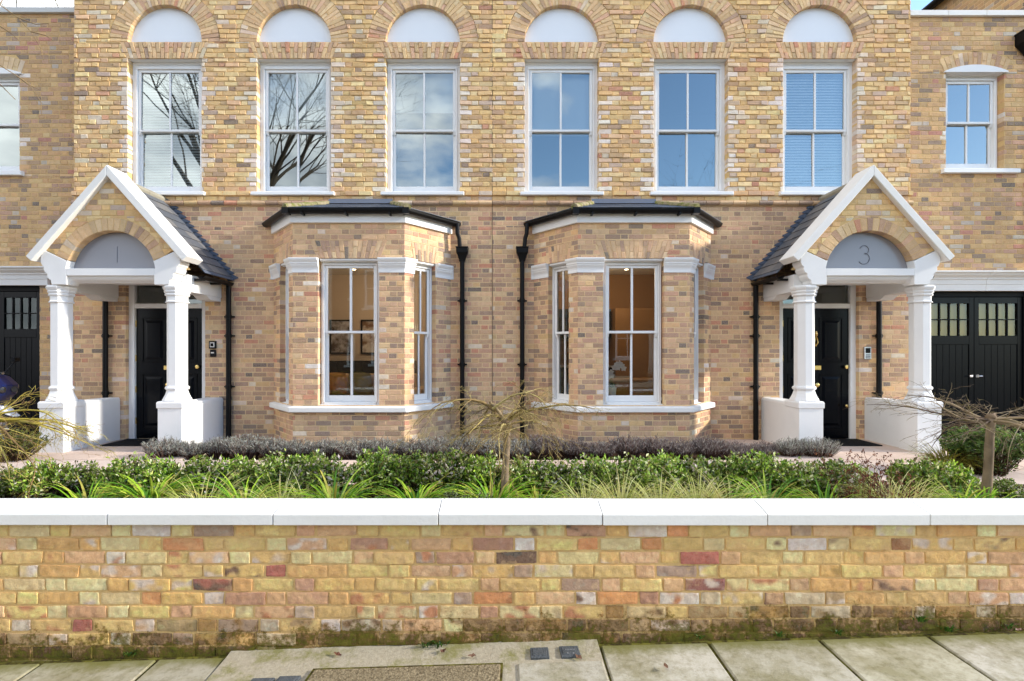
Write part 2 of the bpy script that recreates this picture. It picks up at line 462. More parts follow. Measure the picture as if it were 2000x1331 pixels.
def brickwork(mb, u0, u1, z0, z1, tf, obst=(), pal=PAL_UP, course=0.075, joint=0.010, seed=1, prot=0.006, jit=0.002, ch=0.005,
              fine=None, reveal=0.11, shift=0.0, edge=None, colfn=None, c2fn=None):
    """Flemish bond; obst: (zlo, zhi, f(z)->(ua, ub) or None, reveal?, whitewashed?)."""
    rng = random.Random(seed)
    S, H = 0.2125, 0.1025
    P = S + H + 2 * joint
    n = int(math.ceil((z1 - z0) / course - 1e-6))
    for ci in range(n):
        zb, zt = z0 + ci * course, min(z1, z0 + (ci + 1) * course)
        br = sorted({zb, zt} | {z for o in obst for z in (o[0], o[1]) if zb + 0.010 < z < zt - 0.010})
        joints = []
        u = u0 - P * 2 + shift + (P / 2 if ci % 2 else 0) + rng.uniform(-0.012, 0.012)
        k = 0
        while u < u1 + P:
            L = (S if k % 2 == 0 else H) + rng.uniform(-0.006, 0.006)
            joints.append((u, u + L)); u += L + joint; k += 1
        wob = rng.uniform(-0.0015, 0.0015)
        for a, b in zip(br, br[1:]):
            mid = (a + b) / 2
            az = a + (joint / 2 if a == zb else 0) + wob; bz = b - (joint / 2 if b == zt else 0) + wob
            ex = []
            for o in obst:
                if not (o[0] < mid < o[1]): continue
                cl = lambda z: min(max(z, o[0] + 1e-4), o[1] - 1e-4)
                ea, eb = o[2](cl(a)), o[2](cl(b))
                if ea is None and eb is None: continue
                if ea is None: m_ = (eb[0]+eb[1])/2; ea = (m_, m_)
                if eb is None: m_ = (ea[0]+ea[1])/2; eb = (m_, m_)
                ex.append((ea, eb, o))
            ex.sort(key=lambda e: e[0][0] + e[1][0])
            segs = []
            Lb, Lt, lo = u0, u0, None
            for ea, eb, o in ex:
                if ea[0] > Lb or eb[0] > Lt: segs.append((Lb, Lt, max(ea[0], Lb), max(eb[0], Lt), lo, o))
                Lb, Lt, lo = max(Lb, ea[1]), max(Lt, eb[1]), o
            if Lb < u1 or Lt < u1: segs.append((Lb, Lt, u1, u1, lo, None))
            for lb, ltp, rb, rt, lo_, ro_ in segs:
                mb.poly([tf(lb, a, 0), tf(rb, a, 0), tf(rt, b, 0), tf(ltp, b, 0)], 1)
                if lo_ is not None and lo_[3]: mb.poly([tf(lb, a, 0), tf(ltp, b, 0), tf(ltp, b, -reveal), tf(lb, a, -reveal)], 1)
                if ro_ is not None and ro_[3]: mb.poly([tf(rb, a, -reveal), tf(rt, b, -reveal), tf(rt, b, 0), tf(rb, a, 0)], 1)
                for p, q in joints:
                    pb, pt_, qb, qt = max(p, lb), max(p, ltp), min(q, rb), min(q, rt)
                    if (qb - pb + qt - pt_) / 2 < 0.018 or qb <= pb - 0.002 or qt <= pt_ - 0.002: continue
                    el_ = pb > p + 1e-6 or abs(pb - lb) < 0.02; er_ = qb < q - 1e-6 or abs(qb - rb) < 0.02
                    bk = 0.003
                    c = pal(rng)
                    if colfn: c = colfn(c, (pb+qb)/2, mid, rng)
                    near = (el_ and lo_ is not None and lo_) or (er_ and ro_ is not None and ro_)
                    if near:
                        if near[3]: bk = reveal
                        if near[4] and rng.random() < near[4]: c = WHITEWASH(rng)
                        # brick stands 3 mm proud of the reveal's mortar
                        if near[3]:
                            if el_ and lo_ is near: pb -= 0.003; pt_ -= 0.003
                            if er_ and ro_ is near: qb += 0.003; qt += 0.003
                    f = fine if fine and (qb - pb) > 0.05 else ((3, 3) if fine else None)
                    add_brick(mb, tf, rng, [(pb, az), (qb, az), (qt, bz), (pt_, bz)], c, prot, jit, ch, bk, f, (c2fn(c, pal, (pb+qb)/2, mid, rng) if c2fn else None))

def ring(mb, tf, cx, cz, r0, r1, a0, a1, n, pal, seed, prot=0.007, back=0.11, joint=0.008, base=0.0, split=True, jit=0.0015):
    rng = random.Random(seed)
    st = 24
    for k in range(st):
        t0, t1 = a0 + (a1 - a0) * k / st, a0 + (a1 - a0) * (k + 1) / st
        q = [(r0, t0), (r1, t0), (r1, t1), (r0, t1)]
        mb.poly([tf(cx + r*math.cos(t), cz + r*math.sin(t), base) for r, t in q], 1)
        mb.poly([tf(cx + (r0+0.003)*math.cos(t), cz + (r0+0.003)*math.sin(t), w) for t, w in ((t0, base), (t1, base), (t1, -back), (t0, -back))], 1)
    for k in range(n):
        t0, t1 = a0 + (a1 - a0) * k / n, a0 + (a1 - a0) * (k + 1) / n
        g0 = joint / 2 / r0; g1 = joint / 2 / r1
        cuts = [(r0, r1)]
        if split and k % 2: m_ = r0 + (r1 - r0) * (0.36 if k % 4 == 1 else 0.62); cuts = [(r0, m_ - joint/2), (m_ + joint/2, r1)]
        for ra, rb in cuts:
            s = 1 if a1 > a0 else -1
            pts = []
            for r, t, g in ((ra, t0, 1), (rb, t0, 1), (rb, t1, -1), (ra, t1, -1)):
                tt = t + s * g * joint / 2 / r
                pts.append((cx + r*math.cos(tt), cz + r*math.sin(tt)))
            add_brick(mb, tf, rng, pts, pal(rng), base + prot, jit, 0.004, back if ra == r0 else 0.0, None)

def flat_arch(mb, tf, cx, zb, zt, h, splay, n, pal, seed, prot=0.007, back=0.11, joint=0.008):
    rng = random.Random(seed)
    mb.poly([tf(cx-h, zb, 0), tf(cx+h, zb, 0), tf(cx+h+splay, zt, 0), tf(cx-h-splay, zt, 0)], 1)
    mb.poly([tf(cx-h, zb+0.003, 0), tf(cx+h, zb+0.003, 0), tf(cx+h, zb+0.003, -back), tf(cx-h, zb+0.003, -back)], 1)
    for k in range(n):
        def X(f, z): t = (z - zb) / (zt - zb); w = h + splay * t; return cx - w + 2 * w * f
        f0, f1 = k / n, (k + 1) / n
        zm = zb + (zt - zb) * (0.36 if k % 2 else 0.66)
        for z0_, z1_ in ((zb, zm - joint/2), (zm + joint/2, zt - joint/2)):
            q = [(X(f0, z0_) + joint/2, z0_), (X(f1, z0_) - joint/2, z0_), (X(f1, z1_) - joint/2, z1_), (X(f0, z1_) + joint/2, z1_)]
            add_brick(mb, tf, rng, q, pal(rng), prot, 0.0015, 0.004, back if z0_ == zb else 0.0)

def rect(ua, ub): return lambda z: (ua, ub)
def arc(cx, cz, r):
    def f(z):
        d = r*r - (z-cz)**2
        return (cx - math.sqrt(d), cx + math.sqrt(d)) if d > 0 and z >= cz - 1e-6 else None
    return f

# ------------------------------------------------------------------ windows
def sash_window(parent, T, flip, h, z0, z1, b0, blind=None, bay=False, gl='glass', fr=0.05, st=0.045, rail=0.05, brail=0.09, mid=None, bar=0.032,
                name='window', headup=0.0, label=None):
    """Vertical sliding sash in a box frame. Local axes: a along the wall, b outward, z up."""
    f = MB(T, flip)
    W = M['white']
    f.box(-h, -h+fr, b0-0.10, b0, z0, z1); f.box(h-fr, h, b0-0.10, b0, z0, z1)
    f.box(-h+fr, h-fr, b0-0.10, b0-0.002, z1-fr*0.9, z1)
    f.box(-h+fr, h-fr, b0-0.10, b0+0.012, z0, z0+0.045)
    f.box(-h+fr*0.62, -h+fr, b0, b0+0.012, z0+0.045, z1-fr*0.9); f.box(h-fr, h-fr*0.62, b0, b0+0.012, z0+0.045, z1-fr*0.9)
    f.box(-h+fr*0.62, h-fr*0.62, b0-0.002, b0+0.012, z1-fr*0.9, z1-fr*0.5)
    if headup:
        f.box(-h, h, b0-0.10, -0.012 if bay else b0+0.004, z1+(0.012 if bay else 0.002), z1+headup)
        if bay: f.box(-h, h, b0-0.10, -0.035, z1+0.001, z1+0.0115)
    hi = h - fr - 0.002
    zm = mid if mid else (z0 + z1) / 2
    def sash(mb, za, zb, b, top):
        mb.box(-hi, -hi+st, b-0.035, b, za, zb); mb.box(hi-st, hi, b-0.035, b, za, zb)
        tr = st if top else 0.036
        br = 0.036 if top else brail
        mb.box(-hi+st, hi-st, b-0.035, b, zb-tr, zb); mb.box(-hi+st, hi-st, b-0.035, b, za, za+br)
        mb.box(-bar/2, bar/2, b-0.033, b-0.003, za+br, zb-tr)
        if top:                                              # horns
            for s in (-1, 1):
                x0, x1 = sorted((s*(hi-st), s*hi))
                mb.hull8([(x0,b-0.034,za-0.001),(x1,b-0.034,za-0.001),(x1,b-0.001,za-0.001),(x0,b-0.001,za-0.001)],
                         [(x0,b-0.034,za-0.045),(x1,b-0.034,za-0.045),(x1,b-0.022,za-0.055),(x0,b-0.022,za-0.055)])
        return (za+br, zb-tr)
    up, lo = MB(T, flip), (f if bay else MB(T, flip))
    if bay: up = f
    g = MB(T, flip)
    trng = random.Random(int((z0*7+h*131+sum(T((0.1, 0, 1))))*1000)); tl = lambda: trng.uniform(-.007, .007)
    a, b = sash(up, zm-0.018, z1-fr*0.9-0.001, b0-0.012, True)
    for xa, xb in ((-hi+st-0.004, 0.0), (0.0, hi-st+0.004)):
        t1, t2, t3 = tl(), tl(), tl(); g.poly([(xa, b0-0.030+t1, a-0.004), (xb, b0-0.030+t2, a-0.004), (xb, b0-0.030+t2+t3-t1, b+0.004), (xa, b0-0.030+t3, b+0.004)])
    a, b = sash(lo, z0+0.046, zm+0.017, b0-0.052, False)
    for xa, xb in ((-hi+st-0.004, 0.0), (0.0, hi-st+0.004)):
        t1, t2, t3 = tl(), tl(), tl(); g.poly([(xa, b0-0.070+t1, a-0.004), (xb, b0-0.070+t2, a-0.004), (xb, b0-0.070+t2+t3-t1, b+0.004), (xa, b0-0.070+t3, b+0.004)])
    if bay:
        w = f.build(name, W, parent, recalc=True, bevel=0.004)
    else:
        w = f.build(name, W, parent, recalc=True, bevel=0.004)
        up.build('sash', W, w, recalc=True, bevel=0.004); lo.build('sash', W, w, recalc=True, bevel=0.004)
    if not bay: g.build('pane', M[gl], w)
    else: g.build('pane', M[gl], parent)
    if blind:
        kind, zlow = blind
        bl = MB(T, flip)
        yb = b0 - 0.135
        if kind == 'roller':
            bl.box(-hi, hi, yb-0.004, yb, zlow, z1 - 0.02); bl.box(-hi, hi, yb-0.010, yb+0.006, zlow-0.025, zlow)
        else:
            z = z1 - 0.04
            while z > z0 + 0.04:
                bl.hull8([(-hi, yb-0.022, z+0.026), (hi, yb-0.022, z+0.026), (hi, yb-0.021, z+0.0275), (-hi, yb-0.021, z+0.0275)],
                         [(-hi, yb+0.008, z-0.012), (hi, yb+0.008, z-0.012), (hi, yb+0.009, z-0.0105), (-hi, yb+0.009, z-0.0105)])
                z -= 0.045
        bl.build('blind', M['blind'], w, recalc=True)
    return w
M['blind'] = paint_mat('white blind fabric', (0.78, 0.79, 0.78), 0.8, 0.03)

XC = -0.19
UB, UBW, BP = 2.058, 0.806, 0.706          # bay centre, half front width, projection
SPL = 0.59                                 # splay's run along the wall
Z_STR = 3.955
def room(parent, T, flip, u0, u1, y0, y1, z0, z1, mats, name='room'):
    r = MB(T, flip)
    r.poly([(u0,y0,z0),(u1,y0,z0),(u1,y1,z0),(u0,y1,z0)], 1)
    r.poly([(u0,y0,z1),(u1,y0,z1),(u1,y1,z1),(u0,y1,z1)], 2)
    r.poly([(u0,y1,z0),(u1,y1,z0),(u1,y1,z1),(u0,y1,z1)], 0)
    r.poly([(u0,y0,z0),(u0,y1,z0),(u0,y1,z1),(u0,y0,z1)], 0)
    r.poly([(u1,y0,z0),(u1,y1,z0),(u1,y1,z1),(u1,y0,z1)], 0)
    return r.build(name, mats, parent)
M['plaster'] = paint_mat('warm white plaster', lin((196, 180, 164)), 0.9, 0.05, 0.2)
M['plaster_tan'] = paint_mat('tan plaster', lin((146, 110, 74)), 0.9, 0.05, 0.2)
M['grey_plaster'] = paint_mat('grey plaster', lin((110, 112, 118)), 0.9, 0.05, 0.2)
M['oak'] = paint_mat('oak boards', lin((150, 112, 72)), 0.5, 0.3)
M['ceiling'] = paint_mat('ceiling paint', (0.75, 0.74, 0.71), 0.9, 0.02, 0.2)

def gutter(mb, path, r=0.056, m=0):
    """Half-round gutter along a polyline, with brackets left to the caller."""
    P = [Vector(p) for p in path]
    rings = []
    for k, p in enumerate(P):
        ds = []
        if k > 0: ds.append((P[k]-P[k-1]).normalized())
        if k < len(P)-1: ds.append((P[k+1]-P[k]).normalized())
        d = sum(ds, Vector()).normalized(); nrm = Vector((d.y, -d.x, 0)); nrm.normalize()
        e = ds[0]; n0 = Vector((e.y, -e.x, 0)).normalized(); kk = 1 / max(0.4, nrm.dot(n0))
        pr = [(-r, 0), (-r*1.08, 0.008), (-r*1.08, -0.004)] 
        outer = [(math.cos(t)*r*1.06, math.sin(t)*r*1.06) for t in np.linspace(math.pi, 2*math.pi, 9)]
        inner = [(math.cos(t)*r*0.92, math.sin(t)*r*0.92) for t in np.linspace(2*math.pi, math.pi, 9)]
        rings.append([p + nrm*a*kk + Vector((0,0,b)) for a, b in outer + inner])
    mb.loft(rings, m)

def downpipe(parent, T, flip, u, y, ztop, zbot, hopper=False, r=0.036, brackets=()):
    p = MB(T, flip)
    p.lathe(u, y, [(r, zbot), (r, ztop)], 12)
    zz = zbot + 0.75
    for z in brackets or (zbot+0.9, zbot+2.0):
        p.lathe(u, y, [(r+0.008, z-0.03), (r+0.008, z+0.03)], 12)
        p.box(u-0.075, u+0.075, y+0.01, y+0.05, z-0.012, z+0.012)
    o = p.build('downpipe', M['blackplastic'], parent, recalc=True)
    return o

def porch_profile_column(mb, cu, cy, zbase):
    """Octagonal shaft with ringed capital on a flared foot."""
    a8 = math.pi / 8
    k = 1 / math.cos(a8)
    def oc(prof): mb.lathe(cu, cy, [(r*k, z) for r, z in prof], 8, a8)
    oc([(0.172, 0.965), (0.168, 0.985), (0.150, 1.02), (0.134, 1.06), (0.124, 1.095), (0.120, 1.115),
        (0.134, 1.122), (0.141, 1.142), (0.134, 1.162), (0.120, 1.170), (0.118, 1.185), (0.118, 2.325)])
    oc([(0.118, 2.325), (0.136, 2.330), (0.139, 2.343), (0.125, 2.352), (0.123, 2.362), (0.123, 2.415), (0.130, 2.420), (0.142, 2.432), (0.142, 2.448),
        (0.134, 2.452), (0.148, 2.472), (0.152, 2.488), (0.144, 2.493), (0.158, 2.515), (0.166, 2.535), (0.166, 2.552), (0.150, 2.566)])

def house(side, hname, hlabel):
    flip = side < 0
    T = lambda p: (XC + side * p[0], p[1], p[2])
    tf = lambda u, z, w: (u, -w, z)
    base = (XC + side * 3.3, 0.0, 0.2)
    H = thing(hname, hlabel, 'house', base)
    mb_ = lambda: MB(T, flip)
    WU = [1.0975, 3.137, 5.18]
    HW = 0.5875
    ZS, ZSILL, ZHEAD = 6.55, 4.18, 6.2875
    sd_ = 11 if side < 0 else 57
    # ---- upper wall
    ob = []
    for u in WU:
        ob.append((ZS, ZS + 0.92, arc(u, ZS, HW + 0.285), False, 0))
        ob.append((ZHEAD, ZS, (lambda u: (lambda z: (u-HW-0.02-0.10*(z-ZHEAD)/(ZS-ZHEAD), u+HW+0.02+0.10*(z-ZHEAD)/(ZS-ZHEAD))))(u), False, 0))
        ob.append((ZSILL-0.07, ZHEAD, rect(u-HW, u+HW), True, 0.8))
    w = mb_()
    brickwork(w, 0.0, 6.61, 4.035, 8.1, tf, ob, PAL_UP, 0.0755, seed=sd_, prot=0.011, jit=0.0052, ch=0.006)
    for i, u in enumerate(WU):
        ring(w, tf, u, ZS, HW, HW+0.28, 0.0, math.pi, 38, PAL_ARCH, sd_+i, prot=0.008, back=0.105, jit=0.003)
        flat_arch(w, tf, u, ZHEAD, ZS, HW+0.02, 0.10, 20, PAL_ARCH, sd_+9+i, prot=0.010, back=0.10)
    w.build('upper_wall', [M['brick_up'], M['mortar_up']], H)
    if side < 0:
        jo = mb_(); jo.box(-0.004, 0.004, -0.008, 0.0, 0.2, 8.1, 0, lin((120, 98, 74))); jo.build('movement_joint', M['attr'], H, recalc=True)
    # ---- string course: plain band, then a round-nosed course
    s = mb_()
    rng = random.Random(sd_)
    u = 0.004
    while u < 6.62:
        L = min(0.2125 + rng.uniform(-.01, .01), 6.63 - u)
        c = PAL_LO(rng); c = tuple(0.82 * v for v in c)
        pr = [(0.0, 3.957), (0.035, 3.957), (0.058, 3.972), (0.066, 3.995), (0.058, 4.018), (0.035, 4.033), (0.0, 4.033)]
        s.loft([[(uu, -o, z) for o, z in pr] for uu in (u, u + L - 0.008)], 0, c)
        u += L
    s.box(0.004, 6.612, -0.028, 0.02, 3.954, 4.036, 1, lin((150, 120, 90)))
    u = 0.004
    while u < 6.62:                                        # band level with the sills
        L = min(0.2125 + rng.uniform(-.01, .01), 6.64 - u)
        skip = any(abs(u + L/2 - wu) < 0.72 for wu in WU)
        if not skip: s.box(u, u + L - 0.006, -0.038, 0.01, 4.118, 4.182, 0, PAL_UP(rng))
        u += L
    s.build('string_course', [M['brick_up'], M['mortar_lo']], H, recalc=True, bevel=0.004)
    # ---- lower wall
    DC, DH = 5.17, 0.63
    w = mb_()
    ob = [(0.0, 3.62, rect(UB-UBW-SPL, UB+UBW+SPL), False, 0), (3.62, 3.96, lambda z: (UB-1.45+(z-3.62)*2.75, UB+1.45-(z-3.62)*2.75), False, 0), (0.0, 2.79, rect(DC-DH, DC+DH), True, 0.1)]
    brickwork(w, 0.0, 6.61, 0.13, Z_STR, tf, ob, PAL_LO, 0.0748, 0.0125, seed=sd_+3, prot=0.003, jit=0.0012, ch=0.003)
    rt = lambda y, z, ww: (6.61 + ww, y, z)
    w.build('lower_wall', [M['brick_lo'], M['mortar_lo']], H)
    w = mb_()
    brickwork(w, 0.0, 0.62, 0.13, 8.1, rt, [], PAL_WING, 0.0755, seed=sd_+4, prot=0.004, jit=0.002)
    w.poly([(6.61, 0.62, 0.13), (6.61, 6, 0.13), (6.61, 6, 8.1), (6.61, 0.62, 8.1)], 1)
    w.build('side_wall', [M['brick_up'], M['mortar_up']], H)
    p = mb_()                                             # rendered plinth along the foot of the wall
    for a, b in ((0.0, UB-UBW-SPL-0.02), (UB+UBW+SPL+0.02, DC-DH-0.02), (DC+DH+0.02, 6.6)):
        p2 = mb_(); p2.box(a, b, -0.035, 0.0, 0.1, 0.245); p2.build('plinth', M['render'], H, recalc=True, bevel=0.01)
    yb = -BP
    p.sweep([(UB+UBW+SPL, 0.0), (UB+UBW, yb), (UB-UBW, yb), (UB-UBW-SPL, 0.0)] if False else [(UB-UBW-SPL, 0.0), (UB-UBW, yb), (UB+UBW, yb), (UB+UBW+SPL, 0.0)],
            [(0.0, 0.1), (0.035, 0.1), (0.035, 0.235), (0.005, 0.25), (0.0, 0.25)])
    p.build('plinth', M['render'], H, recalc=True, bevel=0.01)
    # ---- roof and back of the house
    r = mb_()
    r.hull8([(0.004, -0.05, 8.1), (6.62, -0.05, 8.1), (6.62, 6.2, 8.1), (0.004, 6.2, 8.1)], [(0.004, 2.6, 10.6), (6.62, 2.6, 10.6), (6.62, 3.4, 10.6), (0.004, 3.4, 10.6)], 0, lin((70, 78, 92)))
    r.build('roof', M['slate'], H, recalc=True)
    # ---- upper windows
    left = side < 0
    blinds = [('roller', 5.56), ('roller', 5.36), ('venetian', 0)] if left else [('roller', 5.19), None, ('venetian', 0)]
    labs = [None]*3
    for i, u in enumerate(WU):
        Tw = (lambda u: (lambda q: T((u + q[0], -q[1], q[2]))))(u)
        win = sash_window(H, Tw, flip, 0.5865, ZSILL, 6.245, -0.105, blinds[i], mid=5.20, headup=0.04, fr=0.078)
        si = MB(Tw, flip)
        si.hull8([(-0.655, -0.10, 4.118), (0.655, -0.10, 4.118), (0.655, 0.075, 4.112), (-0.655, 0.075, 4.112)],
                 [(-0.655, -0.10, 4.186), (0.655, -0.10, 4.186), (0.655, 0.075, 4.166), (-0.655, 0.075, 4.166)])
        si.build('sill', M['white'], win, recalc=True, bevel=0.006)
        so_ = MB(Tw, flip)
        so_.box(-0.587, 0.587, -0.105, -0.012, 6.283, 6.288)
        so_.build('soffit', M['white'], win, recalc=True)
        lp = MB(Tw, flip)                                  # blind half-round panel under the arch
        pts = [(HW*1.002*math.cos(t), ZS + HW*1.002*math.sin(t)) for t in np.linspace(0, math.pi, 33)]
        lp.hull8([(a, -0.11, z) for a, z in pts], [(a, -0.078, z) for a, z in pts])
        lp.build('arch_panel', M['panel'], H, recalc=True)
    # ---- rooms behind the windows
    room(H, T, flip, 0.08, 6.45, 0.24, 3.2, 3.85, 6.9, [M['grey_plaster'], M['oak'], M['grey_plaster']])
    room(H, T, flip, 0.08, 4.30, 0.02, 3.6, 0.42, 3.42, [M['plaster'] if left else M['plaster_tan'], M['oak'], M['ceiling']])
    room(H, T, flip, 4.45, 6.3, 0.24, 3.2, 0.30, 3.30, [M['plaster'], M['oak'], M['ceiling']])
    # ---- bay
    bay_window(H, T, flip, side, sd_)
    porch(H, T, flip, side, sd_, DC)
    # ---- rainwater pipes
    hp = mb_()
    uh = 0.47
    dp = downpipe(H, T, flip, uh, -0.075, 3.10, 0.15, brackets=(2.45, 1.45, 0.75))
    hp.loft([[(uh+a*wd, -0.075+b*wd*0.75-0.0, z) for a, b in ((-1,-1),(1,-1),(1,0.9),(-1,0.9))] for wd, z in ((0.042, 3.06), (0.052, 3.10), (0.07, 3.16), (0.09, 3.20), (0.092, 3.27), (0.1, 3.275), (0.1, 3.29))])
    hp.build('hopper', M['blackplastic'], dp, recalc=True, bevel=0.004)
    el_ = mb_()
    el_.tube([(0.545, -0.10, 3.65), (0.54, -0.10, 3.50), (0.515, -0.09, 3.42), (0.505, -0.085, 3.28)], 0.034, 10)
    el_.build('elbow', M['blackplastic'], dp, recalc=True)
    return H

def bay_window(H, T, flip, side, sd_):
    yb = -BP
    mk = lambda: MB(T, flip)
    ang = math.atan2(BP, SPL); L = math.hypot(BP, SPL)
    W = mk()
    tfF = lambda u, z, w: (UB + u, yb - w, z)
    def tfS(s):
        # splay frame: t runs from the front corner to the house wall
        c0 = Vector((UB + s*UBW, yb)); d = Vector((s*SPL, BP)) / L; n = Vector((s*BP, -SPL)) / L
        return (lambda t, z, w: (c0.x + d.x*t + n.x*w, c0.y + d.y*t + n.y*w, z)), c0, d, n
    z0, z1 = 0.13, 3.56
    OH = 0.4435
    zo, zi = 0.87, 2.998
    zfa = 3.257
    ob = [(zo, zi, rect(-OH, OH), True, 0.08), (zi, zfa, lambda z: (-OH-0.015-0.10*(z-zi)/0.26, OH+0.015+0.10*(z-zi)/0.26), False, 0)]
    brickwork(W, -UBW, UBW, z0, z1, tfF, ob, PAL_LO, 0.0748, 0.0125, seed=sd_+21, prot=0.004, jit=0.0015, ch=0.003, shift=0.05)
    flat_arch(W, tfF, 0, zi, zfa, OH+0.015, 0.10, 16, PAL_BAYARCH, sd_+22, prot=0.006)
    T0, T1 = 0.19, 0.66
    for s in (-1, 1):
        f, c0, d, n = tfS(s)
        ta, tb = T0*L, T1*L; tm = (ta+tb)/2; hw = (tb-ta)/2
        ob = [(zo, zi, rect(ta, tb), True, 0.06), (zi, zfa, (lambda tm, hw: lambda z: (tm-hw-0.01-0.05*(z-zi)/0.26, tm+hw+0.01+0.05*(z-zi)/0.26))(tm, hw), False, 0)]
        fl = (s < 0) 
        W2 = MB(T, flip != fl)
        brickwork(W2, 0.0, L, z0, z1, f, ob, PAL_LO, 0.0748, 0.0125, seed=sd_+30+s, prot=0.004, jit=0.0015, ch=0.003, shift=0.1)
        flat_arch(W2, f, tm, zi, zfa, hw+0.01, 0.05, 9, PAL_BAYARCH, sd_+33+s, prot=0.006)
        o = len(W.v)
        W.v += W2.v; W.c += W2.c; W.m += W2.m
        W.f += [tuple(k + o for k in q) for q in W2.f]
    B = W.build('bay_window', [M['brick_lo'], M['mortar_lo']], H)
    outline = lambda o: [(UB-UBW-SPL, 0.0), (UB-UBW, yb), (UB+UBW, yb), (UB+UBW+SPL, 0.0)]
    # inner lining, board and ceiling
    li = mk()
    for z, zz in ((0.42, 0.425), (3.40, 3.405)):
        li.hull8([(x, y, z) for x, y in ((UB-UBW-SPL+0.05, 0.03), (UB-UBW+0.02, yb+0.1), (UB+UBW-0.02, yb+0.1), (UB+UBW+SPL-0.05, 0.03))],
                 [(x, y, zz) for x, y in ((UB-UBW-SPL+0.05, 0.03), (UB-UBW+0.02, yb+0.1), (UB+UBW-0.02, yb+0.1), (UB+UBW+SPL-0.05, 0.03))])
    li.build('lining', M['ceiling'], B, recalc=True)
    bd = mk(); bd.box(UB-UBW+0.12, UB+UBW-0.12, yb+0.20, yb+0.46, 0.925, 0.95); bd.build('window_board', M['white'], B, recalc=True)
    # windows
    Tf = lambda q: T((UB + q[0], yb - q[1], q[2]))
    sash_window(B, Tf, flip, 0.425, 0.87, 2.955, -0.085, None, True, 'glass_bay', 0.045, 0.042, mid=1.937, bar=0.034, name='sash_window', headup=0.045)
    for s in (-1, 1):
        f, c0, d, n = tfS(s)
        tm = (T0+T1)/2*L
        Ts = (lambda f, tm: lambda q: T(f(tm + q[0], q[2], q[1])))(f, tm)
        sash_window(B, Ts, flip != (s < 0), (T1-T0)/2*L, 0.87, 2.955, -0.085, None, True, 'glass_bay', 0.045, 0.042, mid=1.937, bar=0.03, name='sash_window', headup=0.045)
    # stone sill, three faces in one piece
    si = mk()
    si.sweep(outline(0), [(-0.12, 0.778), (0.066, 0.778), (0.072, 0.784), (0.072, 0.846), (0.066, 0.852), (-0.12, 0.888)])
    si.build('sill', M['coping'], B, recalc=True, bevel=0.004)
    # moulded caps
    prof = [(0.0, 2.79), (0.016, 2.79), (0.016, 2.835), (0.022, 2.86), (0.040, 2.892), (0.044, 2.912), (0.052, 2.915), (0.052, 2.935), (0.060, 2.945), (0.074, 2.968), (0.078, 2.985), (0.078, 2.998), (0.0, 3.002)]
    P2 = lambda s, t: (UB + s*(UBW + SPL*t), yb + BP*t)
    for s in (-1, 1):
        path = [(UB + s*(OH-0.012), yb), (UB + s*UBW, yb), P2(s, T0+0.01)]
        path2 = [P2(s, T1-0.015), P2(s, 1.0), (UB + s*(UBW+SPL+0.05), 0.0)]
        for pth in (path, path2):
            c = mk()
            c.sweep(pth if s > 0 else pth[::-1], prof)
            c.build('capital', M['white'], B, recalc=True, bevel=0.003)
    # fascia, gutter, roof
    fa = mk()
    fa.sweep(outline(0), [(0.0, 3.505), (0.045, 3.505), (0.045, 3.66), (0.0, 3.66)])
    fa.build('fascia', M['white'], B, recalc=True, bevel=0.004)
    ro = mk()
    E = [(UB-UBW-SPL-0.17, 0.0), (UB-UBW-0.07, yb-0.125), (UB+UBW+0.07, yb-0.125), (UB+UBW+SPL+0.17, 0.0)]
    top = [(UB-0.44, 0.0), (UB+0.44, 0.0)]
    ze, zt = 3.695, 3.99
    rng = random.Random(sd_+41)
    def slope(e0, e1, t0, t1, rows, wid):
        e0, e1, t0, t1 = [Vector(v) for v in (e0, e1, t0, t1)]
        for k in range(rows):
            a, b = k / rows, (k + 1.12) / rows
            l0, l1 = e0.lerp(t0, a), e1.lerp(t1, a); h0, h1 = e0.lerp(t0, min(1, b)), e1.lerp(t1, min(1, b))
            ncol = max(2, int((l1 - l0).length / wid))
            off = 0.5 if k % 2 else 0.0
            xs = sorted({0.0, 1.0} | {(i + off) / ncol for i in range(ncol + 1) if 0 < (i + off) / ncol < 1})
            for x0, x1 in zip(xs, xs[1:]):
                x1 -= 0.003; dz = Vector((0, 0, 0.010 + rng.uniform(0, 0.003))); dz2 = Vector((0, 0, 0.002))
                c = lin(rng.choice([(92,100,112),(84,92,106),(100,106,116),(78,86,98)]))
                q = [l0.lerp(l1, x0)+dz, l0.lerp(l1, x1)+dz, h0.lerp(h1, x1)+dz2, h0.lerp(h1, x0)+dz2]
                ro.hull8([v - Vector((0,0,0.007)) for v in q], q, 0, c)
    z3 = lambda p, z: (p[0], p[1], z)
    slope(z3(E[1], ze), z3(E[2], ze), z3(top[0], zt), z3(top[1], zt), 4, 0.22)
    slope(z3(E[0], ze), z3(E[1], ze), z3((top[0][0], 0.002), zt), z3((top[0][0], 0.0), zt), 4, 0.22)
    slope(z3(E[2], ze), z3(E[3], ze), z3((top[1][0], 0.0), zt), z3((top[1][0], 0.002), zt), 4, 0.22)
    ro.hull8([(x, y, 3.655) for x, y in E], [(E[0][0], 0.0, 3.68), (E[1][0], E[1][1], 3.685), (E[2][0], E[2][1], 3.685), (E[3][0], 0.0, 3.68)], 0, lin((40, 40, 42)))
    rf = ro.build('roof', M['slate'], B, recalc=True)
